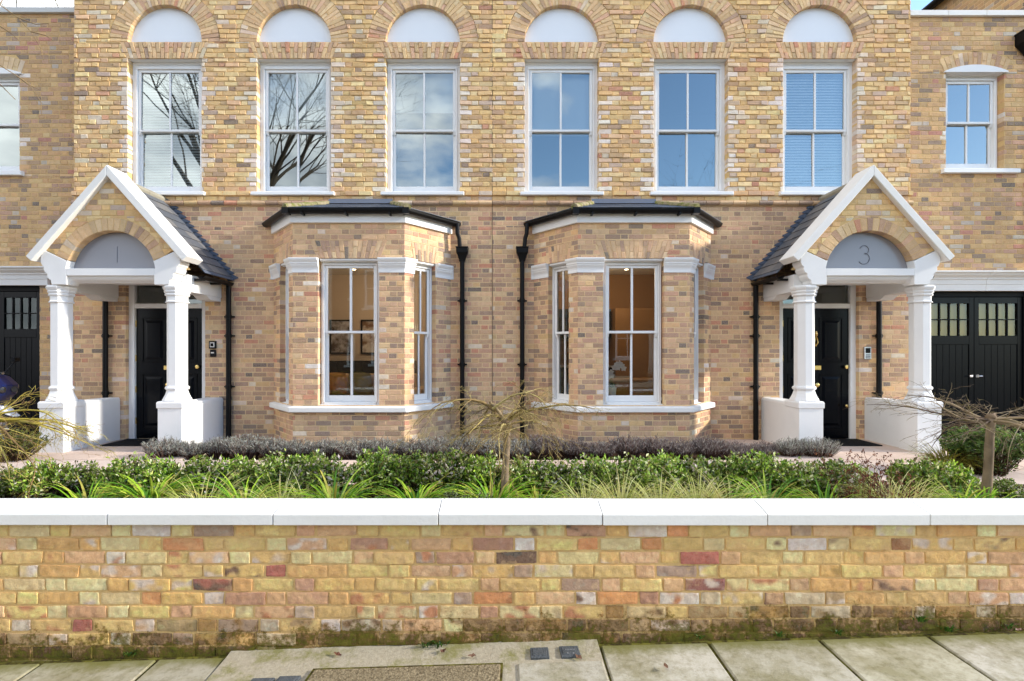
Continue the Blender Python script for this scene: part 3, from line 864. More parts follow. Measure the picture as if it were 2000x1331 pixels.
    for a, b in ((E[1], top[0]), (E[2], top[1])):
        hp = mk()
        v0, v1 = Vector(z3(a, ze+0.01)), Vector(z3(b, zt+0.005))
        for k in range(3):
            p0, p1 = v0.lerp(v1, k*0.30), v0.lerp(v1, k*0.30+0.32)
            hp.tube([p0, p1], [0.052, 0.046], 8)
        hp.build('hip_tile', M['mossy'], B, recalc=True)
    le = mk()
    le.hull8([(UB-0.50, -0.16, 3.955), (UB+0.50, -0.16, 3.955), (UB+0.50, -0.150, 3.962), (UB-0.50, -0.150, 3.962)],
             [(UB-0.50, -0.075, 4.045), (UB+0.50, -0.075, 4.045), (UB+0.50, -0.068, 4.050), (UB-0.50, -0.068, 4.050)])
    le.build('flashing', M['lead'], B, recalc=True)
    g = mk()
    o = 0.105
    kk = math.tan((math.pi/2 - math.atan2(SPL, BP)) / 2)
    gp = [(UB-UBW-SPL-o*L/BP+0.01, -0.01, 3.672), (UB-UBW-o*0.45, yb-o, 3.672), (UB+UBW+o*0.45, yb-o, 3.672), (UB+UBW+SPL+o*L/BP-0.01, -0.01, 3.672)]
    gutter(g, gp)
    for x in (-0.62, 0.0, 0.62): g.box(UB+x-0.012, UB+x+0.012, yb-o-0.062, yb-0.045, 3.595, 3.625)
    for q in gp[1:3]: g.box(q[0]-0.045, q[0]+0.045, q[1]-0.068, q[1]+0.05, 3.605, 3.69)
    g.build('gutter', M['blackplastic'], B, recalc=True)

def porch(H, T, flip, side, sd_, DC):
    PU = 5.2
    mk = lambda: MB(T, flip)
    yf = -1.085                                   # brick face of the gable
    tf = lambda a, z, w: (PU + a, yf - w, z)
    # gable brickwork over the arch
    RA, CZ = 0.62, 2.69
    top = lambda z: (4.06 - z) / 1.13             # half-width under the barge
    g = mk()
    full = [(2.80, 4.1, lambda z: (-9.0, -max(0.0, top(z))), False, 0), (2.80, 4.1, lambda z: (max(0.0, top(z)), 9.0), False, 0)]
    ra2 = RA + 0.17
    kne = lambda z: 0.60 + (z - 2.90) * (0.33 / 0.16)
    ob = full + [(2.6, CZ + ra2, arc(0, CZ, ra2), False, 0)]
    for z_lo, z_hi in ((2.80, 3.06),):
        ob += [(z_lo, z_hi, lambda z: (-9.0, -min(0.95, kne(z))) if z < 3.06 else None, False, 0), (z_lo, z_hi, lambda z: (min(0.95, kne(z)), 9.0), False, 0)]
    brickwork(g, -1.05, 1.05, 2.905, 4.02, tf, ob, PAL_UP, 0.0755, seed=sd_+51, prot=0.004, jit=0.0015, ch=0.003)
    a0 = math.asin((2.90 - CZ) / RA)
    ring(g, tf, 0, CZ, RA, ra2, a0, math.pi - a0, 21, PAL_ARCH, sd_+52, prot=0.005, back=0.14, split=False)
    g.poly([(PU-0.98, yf+0.19, 2.8), (PU+0.98, yf+0.19, 2.8), (PU, yf+0.19, 4.02)], 1)
    P = g.build('porch', [M['brick_up'], M['mortar_up']], H)
    ms = M['masonry']
    # kneelers: scalloped blocks that carry the arch and the barge
    for s in (-1, 1):
        k = mk()
        outer = [(0.800, 2.566), (0.815, 2.60), (0.812, 2.625), (0.850, 2.65), (0.868, 2.685), (0.862, 2.715), (0.895, 2.735), (0.915, 2.775), (0.912, 2.81), (0.935, 2.83),
                 (0.955, 2.875), (0.955, 2.935), (0.93, 2.985), (0.925, 3.045)]
        inner = [(0.605, 2.895)] + [(RA*math.cos(t), CZ + RA*math.sin(t)) for t in np.linspace(a0*0.98, math.asin((2.787-CZ)/RA), 5)] + [(0.60, 2.787), (0.60, 2.566)]
        pts = [(s*a, z) for a, z in outer + inner]
        if s < 0: pts = pts[::-1]
        k.hull8([(PU + a, yf - 0.012, z) for a, z in pts], [(PU + a, yf + 0.20, z) for a, z in pts])
        k.build('kneeler', ms, P, recalc=True, bevel=0.004)
    # lintel with hollow-moulded underside turning down into the capitals
    l = mk()
    l.box(PU-0.6, PU+0.6, yf-0.012, yf+0.20, 2.69, 2.787)
    pr = [(0.0, 0.0)] + [(0.075*math.sin(t), -0.075*(1-math.cos(t)) ) for t in np.linspace(0, math.pi/2, 6)]
    x1 = 0.665
    path = [(-x1, 2.57), (-x1, 2.61)] + [(-x1 + 0.08*(1-math.cos(t)), 2.61 + 0.08*math.sin(t)) for t in np.linspace(0.2, math.pi/2, 6)]
    path = path + [(-a, z) for a, z in path[::-1]]
    P3 = []
    for k in range(len(path) - 1):
        (a, z), (b, zz) = path[k], path[k+1]
        for (q0, q1) in zip(range(5), range(1, 6)):
            t0, t1 = q0/5*math.pi/2, q1/5*math.pi/2
            i0, i1 = 0.085*math.sin(t0), 0.085*math.sin(t1); y0_, y1_ = yf + 0.02 + 0.13*(1-math.cos(t0)), yf + 0.02 + 0.13*(1-math.cos(t1))
            def ins(x, z, d):
                f = 1 - d / 0.72
                return (x * f, z - d * (1 if z > 2.66 else max(0, (z-2.57)/0.09)))
            pa, pb = ins(a, z, i0), ins(b, zz, i0); pc, pd = ins(b, zz, i1), ins(a, z, i1)
            l.poly([(PU+pa[0], y0_, pa[1]), (PU+pb[0], y0_, pb[1]), (PU+pc[0], y1_, pc[1]), (PU+pd[0], y1_, pd[1])])
    l.box(PU-0.62, PU+0.62, yf+0.10, yf+0.22, 2.605, 2.70)
    l.build('lintel', ms, P, recalc=True, bevel=0.003)
    # half-round panel with the house number
    pn = mk()
    pts = [(RA*0.995*math.cos(t), CZ + RA*0.995*math.sin(t)) for t in np.linspace(0.157, math.pi-0.157, 29)]
    pn.hull8([(PU+a, yf+0.115, z) for a, z in pts], [(PU+a, yf+0.14, z) for a, z in pts])
    pan = pn.build('arch_panel', M['etched'], P, recalc=True)
    nm = mk()
    def stroke(pts, w=0.0055 if side > 0 else 0.004):
        nm.tube([(PU + side*a, yf+0.112, 2.90 + z) for a, z in pts], w, 5)
    if side > 0:
        arcp = lambda cx, cz, r, t0, t1: [(cx + r*math.cos(t), cz + r*math.sin(t)) for t in np.linspace(t0, t1, 12)]
        stroke(arcp(0.0, 0.165, 0.062, R(160), R(-80)) + arcp(-0.005, 0.045, 0.078, R(80), R(-150)))
    else:
        stroke([(-0.0, -0.01), (0.0, 0.215)])
    nm.build('house_number', M['etch_dark'] if side > 0 else M['etch_faint'], P, recalc=True)
    # barge copings
    for s in (-1, 1):
        b = mk()
        A0, Z0, A1, Z1 = 0.0, 4.187, 1.10, 2.945
        dx, dz = (A1-A0), (Z1-Z0); LL = math.hypot(dx, dz); nx, nz = dz/LL*-1, dx/LL
        th = 0.10
        q = [(A0, Z0), (A1, Z1), (A1 - nx*th, Z1 - nz*th), (0.0, Z0 - th/ nz)]
        pf = lambda y: [(PU + s*a, y, z) for a, z in (q if s > 0 else q[::-1])]
        b.hull8(pf(-1.165), pf(-0.80))
        b.build('barge_coping', M['coping'], P, recalc=True, bevel=0.008)
    # slated roof
    ro = mk()
    rng = random.Random(sd_+61)
    for s in (-1, 1):
        e, r_ = (1.08, 2.82), (0.0, 4.055)
        n = 9
        for k in range(n):
            a, b = k/n, (k+1.15)/n
            ncol = 3
            off = 0.5 if k % 2 else 0
            ys = sorted({-0.80, 0.0} | {-0.80 + (i+off)*0.27 for i in range(4) if -0.78 < -0.80 + (i+off)*0.27 < -0.02})
            for y0, y1 in zip(ys, ys[1:]):
                lift = 0.014 + rng.uniform(0, 0.004)
                p = lambda t, y, up: (PU + s*(e[0]+(r_[0]-e[0])*t + up*0.74), y, e[1]+(r_[1]-e[1])*t + up*0.67)
                c = lin(rng.choice([(112,112,114),(102,104,108),(122,120,118),(94,98,104)]))
                qq = [p(a, y0, lift), p(a, y1-0.004, lift), p(min(1,b), y1-0.004, 0.004), p(min(1,b), y0, 0.004)]
                ql = [p(a, y0, lift-0.009), p(a, y1-0.004, lift-0.009), p(min(1,b), y1-0.004, -0.005), p(min(1,b), y0, -0.005)]
                ro.hull8(ql, qq, 0, c)
    ro.build('roof', M['slate'], P, recalc=True)
    rd = mk()
    for k in range(2): rd.tube([(PU, -0.80+k*0.4, 4.045), (PU, -0.80+k*0.4+0.395, 4.045)], 0.06, 10)
    rd.build('ridge_tile', M['ridge'], P, recalc=True)
    # stepped lead along the wall
    fl = mk()
    for s in (-1, 1):
        n = 17
        for k in range(n):
            t0, t1 = k/n, (k+1)/n
            a = lambda t: 1.075*(1-t); z = lambda t: 2.80 + 1.255*t
            up = 0.085
            q = [(a(t0)-0.04, z(t0)-0.04), (a(t0)+0.115, z(t0)+0.012), (a(t0)+0.105, z(t0)+0.03), (a(t1)+0.055, z(t1)+0.012), (a(t1)-0.04, z(t1)-0.04)]
            q = [(PU + s*aa, zz) for aa, zz in q]
            if s < 0: q = q[::-1]
            fl.hull8([(x, -0.016, zz) for x, zz in q], [(x, -0.002, zz) for x, zz in q])
        fl.hull8([(PU+s*1.13, -0.80, 2.775), (PU+s*1.0, -0.80, 2.92), (PU+s*.995, -0.80, 2.91), (PU+s*1.12, -0.80, 2.77)][::s], [(PU+s*1.13, -0.02, 2.775), (PU+s*1.0, -0.02, 2.92), (PU+s*.995, -0.02, 2.91), (PU+s*1.12, -0.02, 2.77)][::s])
    fl.build('flashing', M['lead'], P, recalc=True)
    # columns
    for s in (-1, 1):
        c = mk()
        cu, cy = PU + s*0.81, -0.927
        porch_profile_column(c, cu, cy, 0.25)
        co = c.build('column', ms, P, recalc=True, bevel=0.002)
        pl = mk()
        hw = 0.166
        def sq(h, z): return [(cu-h, cy-h, z), (cu+h, cy-h, z), (cu+h, cy+h, z), (cu-h, cy+h, z)]
        pl.loft([sq(hw, 0.16), sq(hw, 0.872), sq(hw+0.012, 0.874), sq(hw+0.014, 0.945), sq(hw+0.002, 0.966)])
        pl.build('pedestal', ms, co, recalc=True, bevel=0.004)
        d = mk()
        a0_, a1_ = sorted((PU + s*0.675, PU + s*0.955))
        d.box(a0_, a1_, cy+hw-0.01, -0.012, 0.16, 0.90)
        d.hull8([(a0_, cy+hw-0.01, 0.90), (a1_, cy+hw-0.01, 0.90), (a1_, -0.012, 0.90), (a0_, -0.012, 0.90)],
                [(a0_+0.02, cy+hw-0.01, 0.93), (a1_-0.02, cy+hw-0.01, 0.93), (a1_-0.02, -0.012, 0.93), (a0_+0.02, -0.012, 0.93)])
        d.build('dwarf_wall', ms, P, recalc=True, bevel=0.006)
        be = mk()
        b0, b1 = sorted((PU + s*0.70, PU + s*0.925))
        be.box(b0, b1, -0.882, -0.014, 2.50, 2.74)
        if True:
            be.box(b0+.01, b1-.01, -0.30, -0.014, 2.44, 2.499)
            be.hull8([(b0+.01, -0.40, 2.496), (b1-.01, -0.40, 2.496), (b1-.01, -0.30, 2.44), (b0+.01, -0.30, 2.44)], [(b0+.01, -0.40, 2.4995), (b1-.01, -0.40, 2.4995), (b1-.01, -0.299, 2.4995), (b0+.01, -0.299, 2.4995)])
        be.build('side_beam', ms, P, recalc=True, bevel=0.004)
        gu = mk()
        xg = PU + s*1.07
        gutter(gu, [(xg, -0.80, 2.735), (xg, -0.02, 2.735)] if s > 0 else [(xg, -0.02, 2.735), (xg, -0.80, 2.735)], 0.05)
        gu.box(min(PU+s*0.93, xg), max(PU+s*0.93, xg), -0.74, -0.70, 2.67, 2.70)
        gu.box(min(PU+s*0.93, xg), max(PU+s*0.93, xg), -0.34, -0.30, 2.67, 2.70)
        gu.build('gutter', M['blackplastic'], P, recalc=True)
        u = PU - 1.06 if s < 0 else PU + 0.875
        dp = downpipe(H, T, flip, u, -0.06, 2.70 if s < 0 else 2.60, 0.2, r=0.038, brackets=(2.2, 1.9, 1.1) if s < 0 else (1.9, 1.0))
    ce = mk()
    ce.box(PU-0.70, PU+0.70, -0.89, -0.01, 2.70, 2.74)
    ce.build('ceiling', ms, P, recalc=True)
    # ---- front door
    e = 0.10
    d = mk()
    dw, zb, ztp = 0.535, 0.265, 2.34
    T2 = T
    d.box(DC-dw, DC+dw, e, e+0.045, zb, ztp)
    def panel(x0, x1, z0, z1):
        # raised moulding, sunk field
        for q in ((x0, x1, z0, z0+0.022), (x0, x1, z1-0.022, z1), (x0, x0+0.022, z0+0.022, z1-0.022), (x1-0.022, x1, z0+0.022, z1-0.022)):
            d.box(q[0], q[1], e-0.014, e, q[2], q[3])
        d.hull8([(x0+0.045, e, z0+0.045), (x1-0.045, e, z0+0.045), (x1-0.045, e, z1-0.045), (x0+0.045, e, z1-0.045)],
                [(x0+0.09, e-0.012, z0+0.09), (x1-0.09, e-0.012, z0+0.09), (x1-0.09, e-0.012, z1-0.09), (x0+0.09, e-0.012, z1-0.09)])
    for s in (-1, 1):
        a, b = sorted((DC + s*0.06, DC + s*0.44))
        panel(a, b, 0.42, 1.30); panel(a, b, 1.48, 2.20)
    dr = d.build('front_door', M['door'], H, recalc=True, bevel=0.004)
    f = mk()
    f.box(DC-0.63, DC-dw-0.003, 0.06, 0.20, 0.25, 2.785); f.box(DC+dw+0.003, DC+0.63, 0.06, 0.20, 0.25, 2.785)
    f.box(DC-dw-0.003, DC+dw+0.003, 0.062, 0.20, 2.345, 2.42); f.box(DC-dw-0.003, DC+dw+0.003, 0.062, 0.20, 2.735, 2.785)
    f.box(DC-dw-0.003, DC-dw+0.012, 0.085, 0.10, 0.25, 2.345)
    f.build('door_frame', M['white'], dr, recalc=True, bevel=0.006)
    fl_ = mk(); fl_.poly([(DC-dw, 0.12, 2.415), (DC+dw, 0.12, 2.415), (DC+dw, 0.12, 2.74), (DC-dw, 0.12, 2.74)])
    fl_.build('fanlight', M['glass_fan'], dr)
    br = mk()
    hx = -side                                             # both doors hang on their left-hand jamb
    br.box(DC-0.09, DC+0.09, e-0.012, e, 1.36, 1.43); br.box(DC-0.07, DC+0.07, e-0.018, e-0.012, 1.375, 1.415)
    br.build('letterbox', M['brass'], dr, recalc=True, bevel=0.004)
    kb = mk()
    def knob(x, z, r):
        kb.tube([(x, e, z), (x, e-0.02, z), (x, e-0.035, z), (x, e-0.055, z), (x, e-0.062, z)], [r*0.5, r*0.45, r, r, r*0.5], 14)
    knob(DC, 1.12, 0.035); knob(DC + side*0.47, 1.41, 0.03); knob(DC + side*0.47, 0.79, 0.022)
    kb.build('knob', M['brass'], dr, recalc=True, smooth=False)
    if side > 0:
        kn = mk()
        kn.tube([(DC, e-0.006, 1.74), (DC-0.03, e-0.025, 1.80), (DC, e-0.02, 1.92), (DC+0.03, e-0.025, 1.80), (DC, e-0.006, 1.74)], 0.010, 6)
        kn.lathe(DC, e-0.015, [(0.022, 1.90), (0.03, 1.93), (0.012, 1.98)], 8)
        kn.build('knocker', M['brass'], dr, recalc=True)
    for z in (0.55, 1.05, 1.55, 2.1):
        hg = mk(); hg.box(DC - side*dw - 0.012, DC - side*dw + 0.012, e-0.016, e, z-0.05, z+0.05); hg.build('hinge', M['brass'], dr, recalc=True)
    ic = mk()
    if side < 0:
        x = DC - 0.755
        ic.box(x-0.055, x+0.055, -0.03, 0.002, 1.70, 1.82); bx = ic.build('intercom', M['blackplastic'], H, recalc=True, bevel=0.006)
        s2 = mk(); s2.box(x-0.035, x+0.035, -0.036, -0.03, 1.72, 1.80); s2.build('screen', M['steel'], bx, recalc=True, bevel=0.003)
        s4 = mk(); s4.box(x-0.022, x+0.022, -0.041, -0.036, 1.735, 1.785); s4.build('camera_window', M['door'], bx, recalc=True)
        s3 = mk(); s3.box(x-0.05, x+0.04, -0.03, 0.002, 1.57, 1.685); kp = s3.build('keypad', M['blackplastic'], H, recalc=True, bevel=0.008)
        s5 = mk(); s5.box(x-0.03, x+0.02, -0.033, -0.03, 1.625, 1.645); s5.build('key', M['steel'], kp, recalc=True)
    else:
        x = DC + 0.755
        ic.box(x-0.055, x+0.055, -0.028, 0.002, 1.53, 1.73); bx = ic.build('intercom', M['steel'], H, recalc=True, bevel=0.006)
        s2 = mk(); s2.box(x-0.038, x+0.038, -0.033, -0.028, 1.63, 1.71); s2.build('screen', M['door'], bx, recalc=True, bevel=0.003)
        s3 = mk()
        for i in range(3):
            for j in range(3): s3.box(x-0.034+i*0.025, x-0.016+i*0.025, -0.032, -0.028, 1.545+j*0.025, 1.562+j*0.025)
        s3.build('keypad', M['greyplastic'], bx, recalc=True)

M['render'] = stone_mat('weathered render', lin((196, 192, 184)), 0.5)
M['etched'] = paint_mat('frosted grey glass', lin((142, 142, 147)), 0.22, 0.05, 0.4, 0.0002)
M['etch_faint'] = paint_mat('faint engraved number', lin((130, 130, 135)), 0.4, 0.0)
M['etch_dark'] = paint_mat('engraved number', lin((104, 105, 112)), 0.5, 0.0)
M['ridge'] = stone_mat('grey ridge tile', lin((150, 145, 130)), 0.5)
M['greyplastic'] = paint_mat('grey plastic', lin((120, 122, 124)), 0.5, 0.1)
M['glass_fan'] = glass_mat('fanlight glass', 0.10, (0.85, 0.82, 0.72))
# ------------------------------------------------------------------ the two houses
house(-1, 'brick_house', 'left half of the yellow brick pair, numeral 1 over its porch')
house(1, 'brick_house', 'right half of the yellow brick pair, numeral 3 over its porch')

# ------------------------------------------------------------------ side wings with garage doors
def garage_doors(G, x0, x1, y, z0, z1, leaves, glassmat):
    fr = MB()
    fr.box(x0, x0+0.07, y-0.02, y+0.10, z0, z1); fr.box(x1-0.07, x1, y-0.02, y+0.10, z0, z1); fr.box(x0+0.07, x1-0.07, y-0.02, y+0.10, z1-0.08, z1)
    f = fr.build('garage_frame', M['black'], G, recalc=True, bevel=0.004)
    n = leaves; w = (x1 - x0 - 0.14) / n
    for k in range(n):
        a, b = x0 + 0.07 + k*w + 0.004, x0 + 0.07 + (k+1)*w - 0.004
        d = MB(); st = 0.075; zt = z1 - 0.085; zg0, zg1 = zt - 0.62, zt - 0.10
        d.box(a, a+st, y, y+0.045, z0+0.01, zt); d.box(b-st, b, y, y+0.045, z0+0.01, zt)
        d.box(a+st, b-st, y, y+0.045, zt-0.10, zt); d.box(a+st, b-st, y, y+0.045, zg0-0.14, zg0); d.box(a+st, b-st, y, y+0.045, z0+0.01, z0+0.16)
        nb = 6; bw = (b-a-2*st)/nb
        for i in range(nb): d.box(a+st+i*bw+0.002, a+st+(i+1)*bw-0.002, y+0.012, y+0.035, z0+0.16, zg0-0.14)
        nc = 4; gw = (b-a-2*st)/nc
        for i in range(1, nc): d.box(a+st+i*gw-0.011, a+st+i*gw+0.011, y+0.006, y+0.04, zg0, zg1)
        d.box(a+st, b-st, y+0.004, y+0.04, (zg0+zg1)/2-0.009, (zg0+zg1)/2+0.009)
        o = d.build('garage_door', M['door'], G, recalc=True, bevel=0.003)
        g = MB(); g.poly([(a+st, y+0.025, zg0), (b-st, y+0.025, zg0), (b-st, y+0.025, zg1), (a+st, y+0.025, zg1)]); g.build('pane', M[glassmat], o)
        h = MB(); hx = b - 0.045 if k % 2 == 0 else a + 0.045
        h.lathe(hx, y-0.001, [(0.0, 0)] and [(0.02, z0+1.02), (0.02, z0+1.06)], 8); h.tube([(hx, y-0.03, z0+1.04), (hx + (-0.055 if k % 2 == 0 else 0.055), y-0.035, z0+1.04)], 0.009, 6)
        h.build('handle', M['steel'], o, recalc=True)
    if True:
        bk = MB(); bk.box(x0+0.02, x1-0.02, y+0.07, y+0.08, z1-0.9, z1-0.08); bk.build('pane_backing', M['cream'] if x0 > 0 else M['unlit_interior'], f, recalc=True)  # right: cream board; left: dark sheet added to stand for the unlit garage
    return f

def cornice(G, x0, x1, y, z0, z1, ret=True):
    c = MB(); h = z1 - z0
    pr = [(0.0, z0), (0.05, z0), (0.05, z0+0.33*h), (0.058, z0+0.335*h), (0.058, z0+0.56*h), (0.075, z0+0.58*h), (0.075, z0+0.66*h), (0.09, z0+0.70*h), (0.125, z0+0.78*h),
          (0.135, z0+0.88*h), (0.165, z0+0.90*h), (0.165, z0+0.985*h), (0.0, z1)]
    # three stones with fine joints
    n = max(2, int((x1-x0)/0.75))
    for k in range(n):
        a, b = x0+(x1-x0)*k/n+(0.003 if k else 0), x0+(x1-x0)*(k+1)/n
        if k == 0: pth = [(a, y+0.08), (a, y), (b, y)]
        elif k == n-1: pth = [(a, y), (b, y), (b, y+0.08)]
        else: pth = [(a, y), (b, y)]
        c.sweep(pth, pr)
    return c.build('cornice', M['coping'], G, recalc=True, bevel=0.003)

def wing(sgn, label, x_in, x_out, y, win, gar, zcop, corn, seed, blinds=None, glass='glass_dim'):
    xa, xb = sorted((x_in, x_out))
    G = thing('garage_wing', label, 'house', ((xa+xb)/2, y, 0.2))
    tf = lambda u, z, w: (u, y - w, z)
    wx, wh, wz0, wz1 = win
    gx0, gx1, gz1 = gar
    zr = wz1 + 0.045
    Rg = (wh+0.03); rise = 0.10; rad = (Rg*Rg + rise*rise)/(2*rise); cz = zr + rise - rad
    aw = math.asin(Rg/rad)
    ob = [(wz0-0.08, zr, rect(wx-wh-0.02, wx+wh+0.02), True, 0.25), (zr, zr+rise+0.23, arc(wx, cz, rad+0.215) if False else (lambda z: (lambda a: (wx-a, wx+a) if a > 0 else None)(min(Rg+0.06*(z-zr)/0.2+0.02, math.sqrt(max(0, (rad+0.215)**2-(z-cz)**2)) if z < cz+rad+0.215 else 0))), False, 0),
          (0.0, gz1, rect(gx0, gx1), True, 0), (gz1, corn[1], rect(corn[2], corn[3]), False, 0)]
    w = MB()
    brickwork(w, xa, xb, 0.13, zcop, tf, ob, PAL_WING, 0.0752, seed=seed, prot=0.004, jit=0.002, ch=0.004)
    ring(w, tf, wx, cz, rad, rad+0.215, math.pi/2-aw*1.02, math.pi/2+aw*1.02, 15, PAL_ARCH, seed+1, prot=0.006, back=0.12)
    w.build('wall', [M['brick_up'], M['mortar_up']], G)
    # parapet coping stones
    n = 4
    for k in range(n):
        c = MB(); a, b = xa+(xb-xa)*k/n, xa+(xb-xa)*(k+1)/n
        c.hull8([(a+.002, y-0.05, zcop), (b-.002, y-0.05, zcop), (b-.002, y+0.30, zcop), (a+.002, y+0.30, zcop)], [(a+.002, y-0.05, zcop+0.085), (b-.002, y-0.05, zcop+0.085), (b-.002, y+0.30, zcop+0.11), (a+.002, y+0.30, zcop+0.11)])
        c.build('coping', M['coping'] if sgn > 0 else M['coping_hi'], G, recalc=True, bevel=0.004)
    Tw = lambda q: (wx+q[0], y-q[1], q[2])
    win_o = sash_window(G, Tw, False, wh, wz0, wz1, -0.09, blinds, mid=(wz0+wz1)/2+0.03, fr=0.055, headup=0.043)
    h = MB(); pts = [(wx+Rg*1.06*math.sin(t)/math.sin(aw), cz + rad*math.cos(t)) for t in np.linspace(-aw, aw, 15)]
    pts = [(wx+(x-wx), max(z, zr)) for x, z in pts]
    pts = [(pts[0][0], zr-0.018)] + pts + [(pts[-1][0], zr-0.018)]
    h.hull8([(x, y-0.035, z) for x, z in pts], [(x, y+0.10, z) for x, z in pts]); h.build('window_head', M['white'], win_o, recalc=True)
    s = MB(); s.hull8([(wx-wh-0.10, y-0.07, wz0-0.08), (wx+wh+0.22 if sgn > 0 else wx+wh+0.10, y-0.07, wz0-0.08), (wx+wh+0.22 if sgn > 0 else wx+wh+0.10, y+0.1, wz0-0.08), (wx-wh-0.10, y+0.1, wz0-0.08)],
                      [(wx-wh-0.10, y-0.07, wz0-0.012), (wx+wh+0.22 if sgn > 0 else wx+wh+0.10, y-0.07, wz0-0.012), (wx+wh+0.22 if sgn > 0 else wx+wh+0.10, y+0.1, wz0+0.004), (wx-wh-0.10, y+0.1, wz0+0.004)])
    s.build('sill', M['white'], win_o, recalc=True, bevel=0.005)
    cornice(G, corn[2], corn[3], y, corn[0], corn[1])
    garage_doors(G, gx0, gx1, y+0.10, 0.22, gz1, 2, glass)
    b = MB()
    b.box(xa+0.05, xb-0.05, y+0.32, y+3.2, zcop-0.4, zcop-0.3); b.box(xa+0.05, xb-0.05, y+3.2, y+3.3, 0.1, zcop-0.3)
    b.box(xa, xa+0.1, y+0.25, y+3.3, 0.1, zcop-0.05); b.box(xb-0.1, xb, y+0.25, y+3.3, 0.1, zcop-0.05); b.box(xa+0.1, xb-0.1, y+0.25, y+3.2, 3.3, 3.5)
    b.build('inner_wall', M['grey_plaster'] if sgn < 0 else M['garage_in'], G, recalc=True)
    return G
M['unlit_interior'] = paint_mat('unlit interior sheet', lin((48, 52, 52)), 0.8, 0.3)  # shade inside the left garage, put into the colour
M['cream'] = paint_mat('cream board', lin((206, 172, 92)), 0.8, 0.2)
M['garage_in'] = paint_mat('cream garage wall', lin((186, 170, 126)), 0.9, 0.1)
wing(-1, 'shaded garage wing on the left, black doors behind the motorcycle', -6.805, -12.0, 0.30, (-8.50, 0.53, 4.61, 6.17), (-9.15, -7.62, 2.735), 7.19, (2.735, 3.035, -9.4, -7.50), 301, None)
WR = wing(1, 'sunlit garage wing on the right, black doors with cream panes', 6.425, 8.85, 0.05, (7.49, 0.445, 4.56, 6.06), (6.72, 8.42, 2.615), 6.975, (2.615, 2.925, 6.62, 8.62), 402, None)
# rainwater hopper at the outer corner of the right wing
hp = MB()
hx = 8.27
hp.loft([[(hx+a*w, 0.0+b*w*0.6-0.03, z) for a, b in ((-1,-1),(1,-1),(1,0.9),(-1,0.9))] for w, z in ((0.05, 6.30), (0.07, 6.36), (0.12, 6.46), (0.15, 6.50), (0.15, 6.66), (0.16, 6.665), (0.16, 6.69))])
hp.lathe(hx+0.07, -0.02, [(0.045, 6.38), (0.045, 3.02)], 10)
hp.build('downpipe', M['blackplastic'], WR, recalc=True, bevel=0.004)

# ------------------------------------------------------------------ neighbour seen over the right wing
Nb = thing('brick_house', 'dark brick neighbour rising behind the right wing, under a black eaves gutter', 'house', (11.5, 1.5, 0.2))
w = MB()
rt = lambda y, z, ww: (9.0 - ww, y, z)
brickwork(w, 0.3, 7.0, 6.2, 8.85, rt, [], PAL_WING, 0.0755, seed=777, prot=0.004)
w.poly([(9.0, 0.3, 0.1), (9.0, 7.0, 0.1), (9.0, 7.0, 6.2), (9.0, 0.3, 6.2)], 1)
w.build('wall', [M['brick_lo'], M['mortar_lo']], Nb)
w = MB(); w.box(9.005, 14.5, 0.302, 7.0, 0.1, 8.85); w.build('front_wall', M['mortar_lo'], Nb, recalc=True)
w = MB(); w.hull8([(8.85, 0.2, 8.86), (14.6, 0.2, 8.86), (14.6, 7.1, 8.86), (8.85, 7.1, 8.86)], [(11.7, 0.2, 10.6), (11.75, 0.2, 10.6), (11.75, 7.1, 10.6), (11.7, 7.1, 10.6)], 0, lin((80, 84, 92))); w.build('roof', M['slate'], Nb, recalc=True)
w = MB(); gutter(w, [(8.86, 7.1, 8.86), (8.86, 0.2, 8.86)], 0.075); w.build('gutter', M['blackplastic'], Nb, recalc=True)

# ------------------------------------------------------------------ garden wall on the street
YW = -5.283
GW = thing('garden_wall', 'low yellow brick garden wall with white coping, mossy at its foot', 'wall', (0, YW, 0.0))
PAL_DAMP = palette((5,(84,72,40)),(4,(104,88,48)),(3,(128,104,52)),(2,(66,56,34)),(2,(150,132,92)))
PAL_LICHEN = palette((4,(186,176,146)),(3,(168,152,110)),(3,(150,120,58)),(2,(200,190,168)),(2,(120,102,56)))
def damp_brick(c, u, z, rng):
    h = z - (0.027 + 0.031*u)
    if h < 0.075: return PAL_DAMP(rng) if rng.random() < 0.85 else PAL_LICHEN(rng)
    if h < 0.15: return rng.choice([PAL_DAMP, PAL_LICHEN, PAL_LICHEN])(rng) if rng.random() < 0.8 else c
    if h < 0.225: return PAL_LICHEN(rng) if rng.random() < 0.35 else tuple(v*0.88 for v in c)
    return c
def second_tone(c, pal, u, z, rng):
    h = z - (0.027 + 0.031*u)
    if h < 0.16: return PAL_DAMP(rng)
    r = rng.random()
    if r < 0.05: return lin((92, 78, 68))
    if r < 0.20: return lin((226, 214, 198))
    if r < 0.27: return lin((196, 132, 92))
    f = rng.uniform(0.72, 1.15); g = rng.uniform(-.08, .08)
    return tuple(min(.85, v*f*(1+g*k)) for v, k in zip(c, (0, -0.5, 1.2)))
w = MB()
tfw = lambda u, z, ww: (u, YW - ww, z)
brickwork(w, -4.6, 4.6, 0.693-0.0747*12, 0.693, tfw, [], PAL_FW, 0.0747, 0.0125, seed=77, prot=0.0058, jit=0.0036, ch=0.004, fine=(18, 6), colfn=damp_brick, c2fn=second_tone)
w.build('brickwork', [M['brick_fw'], M['mortar_fw']], GW)
w = MB(); w.box(-4.6, 4.6, YW+0.012, YW+0.215, -0.3, 0.69); w.build('wall_back', M['mortar_fw'], GW, recalc=True)
js = [px(v, 1005, -5.32).x for v in (209, 533, 856, 1177, 1499, 1817)]
stp = (js[-1]-js[0])/5
